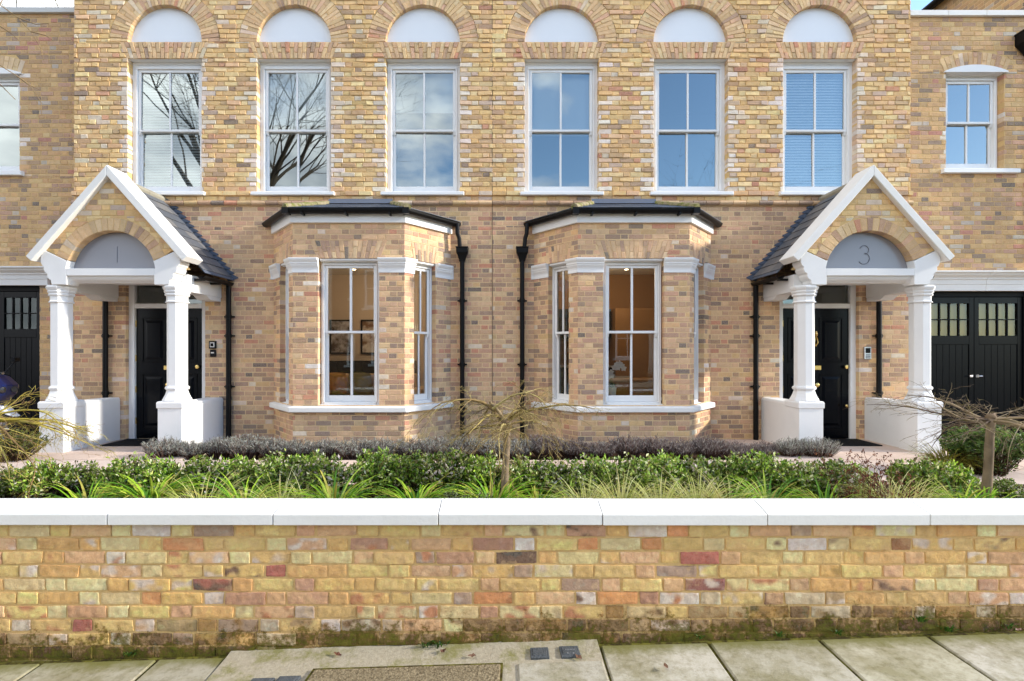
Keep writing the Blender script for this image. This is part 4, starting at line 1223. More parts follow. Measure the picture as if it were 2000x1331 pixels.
js = [js[0]-stp*2, js[0]-stp] + js + [js[-1]+stp, js[-1]+2*stp]
for a, b in zip(js, js[1:]):
    rng = random.Random(int(a*1000)); o = rng.uniform(-0.0015, 0.0015)
    c = MB(); pr = [(-5.322, 0.694), (-5.322, 0.752), (-5.318, 0.757), (-5.172, 0.792), (-5.026, 0.757), (-5.022, 0.752), (-5.022, 0.694)]
    c.loft([[(x, y + o, z + o) for y, z in pr] for x in (a+0.0025, b-0.0025)])
    c.build('coping_stone', M['coping'], GW, recalc=True, bevel=0.003)

# ------------------------------------------------------------------ ground, road, pavement, garden paths
GZ = lambda x: 0.027 + 0.031*max(-9.0, min(9.0, x))
g = MB()
xs = [-300, -9, 9, 300]; ys = [-300, -5.2, 8, 300]
def gm():
    m = N('packed earth'); p = m.pos(); n1 = m.noise(3, 6, 0.7, p)
    m.bump(m.noise(40, 5, 0.7, p), 0.01)
    return m.done(m.mix(n1, lin((74, 62, 46)), lin((104, 92, 70))), 0.95, 0.1)
M['earth'] = gm()
for i in range(3): g.poly([(xs[i], -300, GZ(xs[i])-0.16), (xs[i+1], -300, GZ(xs[i+1])-0.16), (xs[i+1], 300, GZ(xs[i+1])-0.16), (xs[i], 300, GZ(xs[i])-0.16)])
struct(g.build('ground', M['earth']))
def slabmat():
    m = N('pavement slab'); p = m.pos(); c = m.attr()
    n1 = m.noise(2.6, 6, 0.7, p); n2 = m.noise(22, 6, 0.75, p); n3 = m.noise(120, 3, 0.7, p)
    c = m.mix(m.math('MULTIPLY', m.ramp(n1, 0.42, 0.60), 0.7), c, lin((118, 110, 70)))
    c = m.mix(m.math('MULTIPLY', m.ramp(n2, 0.48, 0.60), 0.55), c, m.mix(1.0, c, (0.62, 0.60, 0.52), 'MULTIPLY'))
    y = m.xyz(p)[1]
    near = m.math('ADD', m.math('MULTIPLY', m.math('ADD', y, 5.42), 6.0), m.math('MULTIPLY', n2, 0.5))
    c = m.mix(m.math('MULTIPLY', m.ramp(m.math('ADD', near, m.math('MULTIPLY', n1, 0.6)), 0.45, 1.0), 0.8), c, lin((104, 102, 42)))
    m.bump(m.math('ADD', n2, m.math('MULTIPLY', n3, 0.5)), 0.003)
    return m.done(c, 0.85, 0.25)
M['slab'] = slabmat()
def gapmat():
    m = N('mossy slab joint'); p = m.pos(); n = m.noise(18, 5, 0.7, p)
    m.bump(m.noise(60, 4, 0.7, p), 0.004)
    return m.done(m.mix(m.ramp(n, 0.42, 0.60), lin((58, 50, 26)), lin((104, 100, 40))), 0.95, 0.1)
M['gap'] = gapmat()
pv = MB()
for i in range(6):
    a, b = -9+3*i, -6+3*i
    pv.poly([(a, -8.9, GZ(a)-0.012), (b, -8.9, GZ(b)-0.012), (b, YW+0.1, GZ(b)-0.012), (a, YW+0.1, GZ(a)-0.012)], 1)
def slab(x0, x1, y0, y1, dz=0.0, col=None, rng=random):
    col = col or lin(rng.choice([(172,166,148),(182,176,160),(162,156,138),(176,170,148),(168,163,150)]))
    j = [rng.uniform(-0.002, 0.002) for _ in range(4)]
    q = [(x0, y0), (x1, y0), (x1, y1), (x0, y1)]
    pv.hull8([(x, y, GZ(x)-0.05) for x, y in q], [(x+(.003 if x == x0 else -.003), y+(.003 if y == y0 else -.003), GZ(x)+dz+jj) for (x, y), jj in zip(q, j)], 0, col)
rng = random.Random(5)
xj = [px(v, w_, YW).x for v, w_ in ((95,1310),(318,1303))]
xr = [px(v, w_, YW).x for v, w_ in ((1168,1262),(1378,1255),(1590,1247),(1800,1240))]
left = [xj[0]-0.6*k for k in range(9, 0, -1)] + xj + [-1.50]
right = [xr[0]] + xr[1:] + [xr[-1]+0.6*k for k in range(1, 11)]
YB = -5.32
for a, b in zip(left, left[1:]): slab(a+0.006, b-0.006, -5.93, YB, 0, None, rng)
for a, b in zip(right, right[1:]): slab(a+0.006, b-0.006, -6.22, YB, 0, None, rng)
for r in range(5):
    y1 = -5.95-0.6*r; 
    for k in range(-15, 15):
        a = k*0.6 + (0.3 if r % 2 else 0.05)
        if y1-0.59 < -8.9: continue
        if a > 0.0 and r == 0: slab(a+0.006, a+0.594, -6.54, -6.235, 0, None, rng)
        elif a + 0.6 < -0.9 or a > 0.35 or r > 0: slab(a+0.006, a+0.594, y1-0.59, y1, 0, None, rng)
# mortar fillet made good round the covers
def ce():
    m = N('cement bedding'); p = m.pos(); n1 = m.noise(5, 6, 0.7, p); n2 = m.noise(50, 5, 0.7, p)
    c = m.mix(n2, lin((128, 118, 96)), lin((186, 177, 156)))
    c = m.mix(m.math('MULTIPLY', m.ramp(n1, 0.50, 0.64), 0.75), c, lin((112, 110, 46)))
    m.bump(n2, 0.005); return m.done(c, 0.9, 0.2)
M['cement'] = ce()
pavement = struct(pv.build('pavement', [M['slab'], M['gap']], recalc=True, bevel=0.006))
cm = MB()
def hump(x): return GZ(x) + 0.004
n = 40
xa_, xb_ = -1.50, xr[0]-0.006
rows = [-5.93, -5.62, -5.45, -5.34, -5.275]
grid = [[cm.vert((xa_+(xb_-xa_)*i/n, y + (noise.noise(Vector((i*0.5, y*3, 1)))*0.02 if 0 < k < 4 else 0), hump(xa_+(xb_-xa_)*i/n) + (0.012 if k == 4 else (0.004 if k == 3 else 0)) + noise.noise(Vector((i*0.9, y*9, 2)))*0.004)) for i in range(n+1)] for k, y in enumerate(rows)]
hole = (px(604, 1310, -5.45).x, px(978, 1305, -5.45).x)
for k in range(4):
    for i in range(n):
        xm = xa_+(xb_-xa_)*(i+0.5)/n
        cm.face((grid[k][i], grid[k][i+1], grid[k+1][i+1], grid[k+1][i]))
struct(cm.build('pavement_bedding', M['cement'], smooth=True))
def ironm():
    m = N('cast iron lid'); p = m.pos(); v = m.n('TexVoronoi'); v.inputs['Scale'].default_value = 110; m.l(p, v.inputs['Vector'])
    m.bump(v.outputs['Distance'], 0.003); return m.done(m.mix(m.noise(12, 4, 0.7, p), lin((52, 56, 60)), lin((92, 96, 98))), 0.6, 0.4)
M['iron'] = ironm()
# inspection cover filled with concrete
pv2 = MB()
a_, b_ = px(1012, 1303, -5.5).x, xr[0]-0.012
q = [(a_, -6.2), (b_, -6.2), (b_, -5.475), (a_, -5.475)]
pv2.hull8([(x, y, GZ(x)-0.03) for x, y in q], [(x, y, GZ(x)+0.013) for x, y in q], 0, lin((168, 162, 146)))
struct(pv2.build('pavement_slab', M['slab'], recalc=True, bevel=0.006))
CV = thing('inspection_cover', 'wide concrete filled inspection cover set in the pavement by the wall', 'manhole cover', ((hole[0]+hole[1])/2, -5.65, GZ(-0.4)))
def agg():
    m = N('exposed aggregate'); p = m.pos(); v = m.n('TexVoronoi'); v.inputs['Scale'].default_value = 90; m.l(p, v.inputs['Vector'])
    c = m.mix(m.ramp(m.noise(70, 4, 0.7, p), 0.35, 0.65), lin((88, 76, 56)), lin((146, 132, 104)))
    m.bump(v.outputs['Distance'], 0.004); return m.done(c, 0.9, 0.2)
M['agg'] = agg()
c = MB(); q = [(hole[0], -5.90), (hole[1], -5.90), (hole[1]+0.012, -5.475), (hole[0]+0.03, -5.475)]
c.hull8([(x, y, GZ(x)) for x, y in q], [(x, y, GZ(x)+0.016) for x, y in q]); c.build('frame', M['gap'], CV, recalc=True)
c = MB(); q = [(hole[0]+0.012, -5.885), (hole[1]-0.012, -5.885), (hole[1], -5.49), (hole[0]+0.042, -5.49)]
c.hull8([(x, y, GZ(x)+0.01) for x, y in q], [(x, y, GZ(x)+0.022) for x, y in q]); c.build('filling', M['agg'], CV, recalc=True, bevel=0.006)
def cover(x0, x1, y0, y1, skew, label):
    o = thing('stopcock_cover', label, 'utility cover', ((x0+x1)/2, (y0+y1)/2, GZ(x0)), group='small black utility covers in the pavement')
    q = [(x0, y0), (x1, y0), (x1+skew, y1), (x0+skew, y1)]
    c = MB(); c.hull8([(x, y, GZ(x)-0.01) for x, y in q], [(x, y, GZ(x)+0.018) for x, y in q]); c.build('frame', M['iron'], o, recalc=True, bevel=0.003)
    c = MB(); ins = 0.012; q = [(x0+ins, y0+ins), (x1-ins, y0+ins), (x1+skew-ins, y1-ins), (x0+skew+ins, y1-ins)]
    c.hull8([(x, y, GZ(x)+0.01) for x, y in q], [(x, y, GZ(x)+0.021) for x, y in q])
    o2 = c.build('lid', M['iron'], o, recalc=True, bevel=0.002)
    return o
CX = lambda v, Y: px(v, 1300, Y).x
o1 = cover(CX(1036, -5.40), CX(1072, -5.40), -5.44, -5.35, 0.0, 'small black cover left of its lettered neighbour, near the middle of the pavement edge')
o2 = cover(CX(1095, -5.40), CX(1133, -5.40), -5.44, -5.345, -0.005, 'small black cover with faint raised lettering, near the middle of the pavement edge')
o3 = cover(CX(470, -5.60), CX(515, -5.60), -5.72, -5.54, 0.03, 'plain black cover in the pavement nearer the left end')
o4 = cover(CX(522, -5.60), CX(566, -5.60), -5.72, -5.53, 0.03, 'black cover with a pale slot in its lid, right of the plain one')
t = MB(); x = CX(545, -5.6); t.box(x-0.03, x+0.03, -5.61, -5.60, GZ(x)+0.0205, GZ(x)+0.0235); t.build('lifting_slot', M['steel'], o4, recalc=True)
t = MB(); x = CX(1114, -5.4)
for k in range(7): t.box(x-0.026+k*0.008, x-0.021+k*0.008, -5.392, -5.382, GZ(x)+0.020, GZ(x)+0.0225)
for k in range(2): t.box(x-0.02+k*0.03, x-0.012+k*0.03, -5.425, -5.415, GZ(x)+0.020, GZ(x)+0.0225)
t.build('lettering', M['greyplastic'], o2, recalc=True)
# road and far pavement
def asphalt():
    m = N('asphalt'); p = m.pos(); m.bump(m.noise(140, 4, 0.7, p), 0.004)
    return m.done(m.mix(m.noise(6, 5, 0.7, p), (0.045, 0.045, 0.047), (0.075, 0.075, 0.075)), 0.85, 0.3)
M['asphalt'] = asphalt()
rd = MB()
for a, b in ((-60, -9), (-9, 9), (9, 60)): rd.poly([(a, -15.2, GZ(a)-0.12), (b, -15.2, GZ(b)-0.12), (b, -9.05, GZ(b)-0.12), (a, -9.05, GZ(a)-0.12)])
struct(rd.build('road', M['asphalt']))
kb = MB()
for k in range(-20, 20):
    a = k*0.9
    for y0, y1 in ((-9.05, -8.9), (-15.35, -15.2)): kb.box(a+.004, a+.896, y0, y1, GZ(a)-0.2, GZ(a)+0.005)
struct(kb.build('kerb', M['cement'], recalc=True, bevel=0.01))
fp = MB()
for a, b in ((-60, -9), (-9, 9), (9, 60)): fp.poly([(a, -18.5, GZ(a)), (b, -18.5, GZ(b)), (b, -15.35, GZ(b)), (a, -15.35, GZ(a))], 0, lin((180, 174, 158)))
struct(fp.build('far_pavement', M['slab']))
# garden: soil and pinkish stone paths
def soil():
    m = N('bark mulch soil'); p = m.pos(); n = m.noise(38, 6, 0.75, p)
    m.bump(n, 0.03); return m.done(m.mix(n, lin((38, 28, 22)), lin((84, 62, 46))), 0.95, 0.1)
M['soil'] = soil()
sl_ = MB()
nx_, ny_ = 60, 14
def soilz(x, y): return 0.215 + (0.17 if y < -3.3 else 0.17*max(0, (-2.6 - y)/0.7) if y < -2.6 else 0) + noise.noise(Vector((x*3, y*3, 0)))*0.02
gr = [[sl_.vert((-9+18*i/nx_, -5.07+5.07*j/ny_ if j < ny_ else 0.02, soilz(-9+18*i/nx_, -5.07+5.07*j/ny_))) for i in range(nx_+1)] for j in range(ny_+1)]
for j in range(ny_):
    for i in range(nx_): sl_.face((gr[j][i], gr[j][i+1], gr[j+1][i+1], gr[j+1][i]))
struct(sl_.build('soil', M['soil'], smooth=True))
def pathmat():
    m = N('pink granite flag'); p = m.pos(); c = m.attr(); n2 = m.noise(70, 4, 0.75, p)
    c = m.mix(m.math('MULTIPLY', m.ramp(n2, 0.45, 0.65), 0.35), c, m.mix(1.0, c, (0.68, 0.62, 0.6), 'MULTIPLY'))
    c = m.mix(m.math('MULTIPLY', m.ramp(m.noise(2, 5, 0.7, p), 0.45, 0.7), 0.3), c, lin((150, 128, 108)))
    m.bump(n2, 0.001); return m.done(c, 0.75, 0.3)
M['flag'] = pathmat()
pa = MB()
def flags(x0, x1, y0, y1, z, sx=0.6, sy=0.6, seed=3):
    rng = random.Random(seed); ny = max(1, round((y1-y0)/sy)); 
    for j in range(ny):
        ya, yb2 = y0+(y1-y0)*j/ny, y0+(y1-y0)*(j+1)/ny
        x = x0 - (rng.uniform(0, sx))
        while x < x1:
            a, b = max(x, x0), min(x+sx, x1)
            if b - a > 0.03:
                cc = lin(rng.choice([(206,184,168),(198,176,160),(212,192,178),(200,182,170)]))
                pa.hull8([(a, ya, z-0.05), (b, ya, z-0.05), (b, yb2, z-0.05), (a, yb2, z-0.05)], [(a+.003, ya+.003, z), (b-.003, ya+.003, z), (b-.003, yb2-.003, z), (a+.003, yb2-.003, z)], 0, cc)
            x += sx
flags(-9.0, 9.0, -2.75, -1.55, 0.262)
for s in (-1, 1):
    cx = XC + s*5.2
    flags(cx-1.6, cx+1.25, -1.55, -0.02, 0.268, seed=9+s)
flags(XC-9, XC-6.8, -1.55, 0.3, 0.262, seed=21); flags(XC+6.7, XC+9, -1.55, 0.1, 0.262, seed=22)
struct(pa.build('path', M['flag'], recalc=True, bevel=0.003))
# door mats
def mat_():
    m = N('coir mat'); m.bump(m.noise(200, 3, 0.7, m.pos()), 0.006); return m.done((0.012, 0.012, 0.013), 0.95, 0.1)
M['mat'] = mat_()
for s, lab in ((-1, 'black doormat before the left front door'), (1, 'black doormat before the right front door')):
    cx = XC + s*5.2
    c = MB(); c.box(cx-0.52, cx+0.52, -0.62, -0.06, 0.264, 0.286); o = c.build('doormat', M['mat'], recalc=True, bevel=0.006)
    tag(o, lab, 'doormat', 'doormats in the porches')
# ------------------------------------------------------------------ planting
def leaf(mb, p, d, up, L, Wd, c, fold=0.25, m=0):
    d = d.normalized(); s = d.cross(up)
    s = s.normalized() if s.length > 1e-4 else Vector((1, 0, 0))
    n = s.cross(d)
    a, b = p, p + d * L
    mid = p + d * L * 0.5
    l, r = mid + s*Wd/2 + n*Wd*fold, mid - s*Wd/2 + n*Wd*fold
    i = [mb.vert(v, c) for v in (a, r, b, l)]
    mb.face((i[0], i[1], i[2]), m); mb.face((i[0], i[2], i[3]), m)

def rdir(rng, zlo=-1.0):
    while True:
        v = Vector((rng.uniform(-1, 1), rng.uniform(-1, 1), rng.uniform(zlo, 1)))
        if 0.05 < v.length < 1: return v.normalized()

def shrub_mesh(seed, rx, ry, h, nst, nleaf, cols, L=0.030, Wd=0.014, stemcol=(70, 52, 36)):
    """Evergreen bush: forked stems ending in leaf sprays of uneven height."""
    rng = random.Random(seed)
    st, lf = MB(), MB()
    for k in range(nst):
        a = rng.uniform(0, 2*math.pi); r = math.sqrt(rng.random())
        tip = Vector((rx*r*math.cos(a), ry*r*math.sin(a), h*(0.55 + 0.45*math.sqrt(max(0, 1 - r*r*0.85)))*rng.uniform(0.72, 1.08)))
        base = Vector((tip.x*0.25, tip.y*0.25, 0)); mid = base.lerp(tip, 0.55) + Vector((rng.uniform(-.03,.03), rng.uniform(-.03,.03), 0))
        st.tube([base, mid, tip], [0.005, 0.004, 0.0015], 3, 0, lin(stemcol), False)
        tone = rng.uniform(0.65, 1.15)
        for q in range(nleaf):
            t = rng.random() ** 0.6
            p = mid.lerp(tip, t) if rng.random() < 0.85 else base.lerp(mid, 0.4 + 0.6*t)
            p = p + rdir(rng) * rng.uniform(0, 0.030)
            d = rdir(rng, -0.3); d.z += 0.35
            c = lin(rng.choice(cols)); f = tone * rng.uniform(0.85, 1.35)
            if p.z < h*0.5 and rng.random() < 0.45: c = lin(rng.choice([(86,62,44),(104,80,58),(62,58,36)]))
            leaf(lf, p, d, rdir(rng), L*rng.uniform(0.7, 1.25), Wd*rng.uniform(0.8, 1.2), tuple(min(0.8, v*f) for v in c))
    return st, lf

def two_part(name, label, cat, st, lf, n1, n2, m1, m2, group=None):
    o = thing(name, label, cat, (0, 0, 0), group, local=True)
    st.build(n1, m1, o, smooth=False); lf.build(n2, m2, o)
    return o

def place(root, loc, rz=0, sc=1, label=None, first={}):
    if root.name not in first:
        first[root.name] = 1
        root.location = loc; root.rotation_euler = (0, 0, rz); root.scale = (sc,)*3
        if label: root['label'] = label
        return root
    return dup(root, loc, rz, sc, label)

def gz(x, y): return soilz(x, y) - 0.015
rng = random.Random(42)
G1 = [(122,150,50),(144,172,60),(98,130,44),(162,186,80),(74,104,40),(176,184,98),(126,116,74),(110,142,44),(206,208,160)]
hv = []
for k, hh in enumerate((0.40, 0.44, 0.37)):
    st, lf = shrub_mesh(100+k, 0.20, 0.20, hh, 120, 26, [tuple(min(255, v*(1.0, 1.15, .9)[k]) for v in c) for c in G1] + ([(222,206,198)] if k == 2 else []), 0.034, 0.017)
    hv.append((st, lf))
protos = []
HEDGE = [(20,910,0,.95),(80,908,1,.9),(150,903,2,1.0),(262,890,0,1.05),(315,898,1,.85),(398,893,2,1.0),(470,890,1,1.0),(540,888,0,1.05),(600,888,1,1.05),(628,900,2,.85),
         (735,888,1,1.05),(800,886,0,1.08),(868,888,2,1.1),(940,895,1,1.0),(1020,895,0,1.0),(1090,898,2,1.02),(1160,894,1,1.03),(1228,892,0,1.04),(1295,893,1,1.02),(1362,893,2,1.1),
         (1430,894,0,1.0),(1492,894,1,1.05),(1560,896,0,1.05),(1625,900,2,1.05),(1672,908,1,.85),(1795,905,0,1.0),(1860,904,1,1.02),(1962,940,2,.85)]
GRP = 'low evergreen shrubs planted along the wall'
where = ['at the far left end', 'second from the left end', 'left of the stone gap', 'just right of the left path gap', 'beside the strap-leaved clump', 'before the left lavender', 'left of the pale grass',
         'behind the pale grass', 'below the left bay', 'at the left edge of the middle gap', 'at the right edge of the middle gap', 'below the left bay sill end', 'left of the middle tree',
         'right behind the middle tree trunk', 'just right of the middle tree', 'under the weeping twigs on the right', 'before the right bay front', 'behind the yellow grass', 'under the orchid window',
         'right of the yellow grass', 'behind the brown seed stalks', 'before the right porch pipe', 'left of the right porch pedestal', 'before the right pedestal', 'behind the russet stems',
         'right of the russet stems', 'left of the right-hand tree', 'at the far right end']
for k, (x, ytop, v, sc) in enumerate(HEDGE):
    y = -4.05 + rng.uniform(-0.12, 0.12)
    p = px(x, 900, y)
    if v >= len(protos):
        st, lf = hv[v]
        o = two_part('evergreen_shrub', '', 'shrub', st, lf, 'stems', 'foliage', M['bark'], M['leaf'], GRP); protos.append(o)
    pr = protos[v]
    g0 = gz(p.x, y)
    top = px(x, ytop, y).z
    s = (top - g0) / (0.40, 0.44, 0.37)[v] * rng.uniform(0.93, 1.07)
    o = place(pr, (p.x, y, g0), rng.uniform(0, 6.28), s, 'low bushy evergreen with small glossy leaves, ' + where[k])

# strap-leaved clumps (arching bright green blades)
def blade(mb, p, a, L, Wd, bend, lean, c0, c1, n=6):
    d = Vector((math.cos(a), math.sin(a), 0)); s = Vector((-d.y, d.x, 0))
    pts = []; pos = Vector(p); th = lean
    for k in range(n + 1):
        pts.append(pos.copy()); pos = pos + (d*math.sin(th) + Vector((0,0,1))*math.cos(th)) * L/n; th += bend/n
    prev = None
    for k, q in enumerate(pts):
        t = k/n; w = Wd*(1 - t**2.2)*(0.75+0.5*min(1, t*3)) + 0.0006
        c = tuple(c0[i]*(1-t) + c1[i]*t for i in range(3))
        up = Vector((0,0,w*0.18))
        ids = [mb.vert(q - s*w/2 + up, c), mb.vert(q, c), mb.vert(q + s*w/2 + up, c)]
        if prev:
            mb.face((prev[0], prev[1], ids[1], ids[0])); mb.face((prev[1], prev[2], ids[2], ids[1]))
        prev = ids
def strap_mesh(seed, n=60, L=0.34, Wd=0.016, cols=((138,186,34),(174,210,52),(108,160,32),(198,220,80),(84,136,32),(186,176,80)), spread=0.05, bend=(0.7,2.0)):
    r = random.Random(seed); mb = MB()
    for k in range(n):
        a = r.uniform(0, 6.283); rr = r.uniform(0, spread)
        c = lin(r.choice(cols)); f = r.uniform(0.75, 1.15); c = tuple(v*f for v in c)
        blade(mb, (rr*math.cos(a), rr*math.sin(a), 0), a + r.uniform(-.5,.5), L*r.uniform(0.6, 1.15), Wd*r.uniform(.7,1.2), r.uniform(*bend), r.uniform(0.05, 0.5), tuple(v*0.8 for v in c), tuple(min(.8, v*1.15) for v in c))
    return mb
def clump(name, mesh, label, cat, group, mat='blade'):
    o = mesh.build(name, M[mat]); return tag(o, label, cat, group)
def put(proto, loc, rz, sc, label, first={}):
    if proto.name not in first: first[proto.name] = 1; o = proto
    else: o = proto.copy(); COL.objects.link(o)
    o.location = loc; o.rotation_euler = (0, 0, rz); o.scale = (sc,)*3; o['label'] = label
    return o
SG = 'strap-leaved clumps just behind the wall'
sp = [clump('strap_leaf_clump', strap_mesh(200+k, 170, 0.39, 0.0125, spread=0.06, bend=(1.2,3.0)), '', 'plant', SG) for k in range(3)]
for k, (x, yt, sc, lab) in enumerate([(170,935,.9,'left of the stone gap at the left end'),(295,905,1.15,'tall, before the left porch pedestal'),(478,925,1.0,'left of the pale grass, under the left wall'),(655,915,1.1,'beside the middle stone gap'),
        (812,925,1.0,'wide, under the left bay sill end'),(965,915,1.05,'touching the middle tree trunk'),(1050,940,.8,'in the shade right of the middle tree'),(1500,930,.95,'small, below the right pipe'),(1612,945,.85,'small, below the right pedestal'),(1880,945,.85,'left of the right-hand tree trunk'),(1930,950,.7,'behind the right-hand tree trunk')]):
    y = -4.50 + rng.uniform(-.05, .05); p = px(x, 950, y); s = max(.8, sc)*1.12
    put(sp[k % 3], (p.x, y, gz(p.x, y)+0.08), rng.uniform(0, 6.28), s, 'bright green clump of arching strap leaves, ' + lab)
# pale grasses
GG = 'fine pale grass tufts behind the wall'
PC = ((206,206,126),(186,190,96),(222,218,160),(166,176,80),(214,200,130))
gp_ = [clump('grass_tuft', strap_mesh(300+k, 320, 0.46, 0.006, PC, 0.09, (1.1, 2.7)), '', 'grass', GG) for k in range(3)]
for k, (x, sc, lab) in enumerate([(395,1.05,'leftmost, beside the tall strap-leaved clump'),(548,1.0,'before the shrubs under the left bay'),(600,.9,'short, right of the other under the left bay'),(1148,.95,'under the weeping twigs'),(1215,1.05,'broad, below the right bay'),(1290,1.0,'yellow, below the orchid window'),(1365,1.05,'right of the yellow one'),(1425,1.0,'among the brown seed stalks'),
        (1740,1.1,'among the russet stems'),(1780,1.0,'left of the right-hand tree')]):
    y = -4.56 + rng.uniform(-.05, .05); p = px(x, 950, y)
    put(gp_[k % 3], (p.x, y, gz(p.x, y)+0.04), rng.uniform(0, 6.28), sc*0.98, 'fine arching tuft of pale yellow grass, ' + lab)
# small olive shrub
st, lf = shrub_mesh(555, 0.22, 0.16, 0.26, 110, 26, [(116,128,84),(136,146,104),(98,110,70),(150,156,116)], 0.015, 0.007)
o = two_part('olive_shrub', 'small grey-green shrub with tiny leaves left of the middle tree', 'shrub', st, lf, 'stems', 'foliage', M['bark'], M['leaf'])
y = -4.62; p = px(905, 950, y); o.location = (p.x, y, gz(p.x, y)+0.02); o.scale = (1.15,)*3
# lavender row under the house wall
def lav_mesh(seed, tone):
    r = random.Random(seed); st, lf = MB(), MB()
    for k in range(190):
        a = r.uniform(0, 6.283); q = math.sqrt(r.random())
        tip = Vector((0.16*q*math.cos(a), 0.14*q*math.sin(a), r.uniform(0.15, 0.25)*(1.05-0.3*q)))
        b = Vector((tip.x*0.35, tip.y*0.35, 0))
        st.tube([b, b.lerp(tip, .6), tip], [0.003, 0.0025, 0.0012], 3, 0, lin(r.choice([(96,72,64),(80,60,56),(116,92,80)])), False)
        for j in range(16):
            t = r.uniform(0.45, 1.0); pp = b.lerp(tip, t); d = rdir(r, 0.0); d.z += 0.8
            c = lin(r.choice([(176,178,168),(150,156,142),(196,196,186),(136,134,126),(124,112,112)] if tone == 0 else [(160,152,146),(136,126,122),(122,106,106),(184,178,170),(108,90,88)]))
            leaf(lf, pp, d, rdir(r), r.uniform(0.022, 0.045), 0.004, c)
    return st, lf
LG = 'lavender plants in a row along the house wall'
lp_ = []
for k in range(3):
    st, lf = lav_mesh(600+k, 0 if k < 2 else 1)
    lp_.append(two_part('lavender', '', 'lavender', st, lf, 'stems', 'foliage', M['bark'], M['blade'], LG))
n = 25
for k in range(n):
    x = 322 + (1598-322)*k/(n-1)
    y = -1.30 + rng.uniform(-.05, .05); p = px(x, 870, y)
    v = (k % 2) if x < 1050 else 2
    if 1500 < x: v = 1
    half = 'left' if x < 957 else 'right'
    lo_ = place(lp_[v], (p.x, y, 0.215), rng.choice((0, math.pi))+rng.uniform(-.4,.4), rng.uniform(1.2, 1.5), ('silvery' if v < 2 else 'brownish bare') + ' lavender %s' % (
        ['at the left end','next to the left end','third from the left end','below the left pipe','left of the left bay','at the left bay corner','under the left bay, left part','under the left bay window','under the left bay, middle','under the left bay, right part','at the right end of the left bay','beside the left hopper pipe',
         'between the two bay pipes','behind the middle tree','right of the right hopper pipe','at the left end of the right bay','behind the weeping twigs','under the right bay, left part','under the orchid window','under the right bay, right part','at the right end of the right bay','right of the right bay','left of the right porch pipe','below the right porch pipe','at the foot of the right pedestal'][k]))

    lo_.scale = (lo_.scale[0]*1.25, lo_.scale[1], lo_.scale[2]*rng.uniform(.80, 1.0))

# weeping and bare trees
def limb(mb, p, d, L, r, rng, droop, n=7, wig=0.12, c=None, n_side=5):
    pts, rad = [Vector(p)], [r]
    d = Vector(d).normalized()
    for k in range(n):
        d = (d + Vector((rng.uniform(-wig, wig), rng.uniform(-wig, wig), rng.uniform(-wig, wig))) + Vector((0, 0, -droop))).normalized()
        pts.append(pts[-1] + d*L/n); rad.append(max(0.0006, r*(1-(k+1)/n*0.85)))
    mb.tube(pts, rad, n_side, 0, c, False)
    return pts, rad
def sinuous(mb, p, d, L, r, rng, droop, c, n, wig, sides, taper=0.8):
    pts, rad, dirs = [Vector(p)], [r], []
    d = Vector(d).normalized(); w = Vector()
    for k in range(n):
        w = w*0.45 + rdir(rng)*wig
        d = (d + w*0.7 + Vector((0, 0, -droop*(0.25+1.5*k/n)))).normalized()
        pts.append(pts[-1] + d*L/n); rad.append(max(0.0009, r*(1-(k+1)/n*taper))); dirs.append(d.copy())
    mb.tube(pts, rad, sides, 0, c, False)
    return pts, rad, dirs
def fork(br, tw, p, d, L, r, rng, droop, cols, lev, upshare, kids=(7, 5, 3)):
    c = lin(rng.choice(cols))
    n = (9, 7, 5, 4)[lev]
    pts, rad, dirs = sinuous(br if lev == 0 else tw, p, d, L, r, rng, droop, c, n, (0.20, 0.20, 0.24, 0.26)[lev], (6, 4, 3, 3)[lev])
    if lev >= len(kids): return
    side = rng.choice((-1, 1))
    m = kids[lev]
    for k in range(m):
        t = 0.18 + 0.80*(k + rng.uniform(0, .8))/m
        i = min(n-1, int(t*n)); side = -side
        dd = dirs[i]; a = side*rng.uniform(0.5, 1.05)
        lat = Vector((dd.x*math.cos(a)-dd.y*math.sin(a), dd.x*math.sin(a)+dd.y*math.cos(a), dd.z*0.6 + rng.uniform(-.25, .2)))
        up = rng.random() < upshare
        if up: lat.z += 0.9
        fork(br, tw, pts[i+1] if t > .9 else pts[i], lat, L*rng.uniform(0.30, 0.55)*(0.65 if up else 1), max(.0012, min(rad[i]*.62, (.0032, .0019, .0013)[lev])), rng, droop*(0.15 if up else rng.uniform(.7, 1.3)), cols, lev+1, upshare*.6, kids)
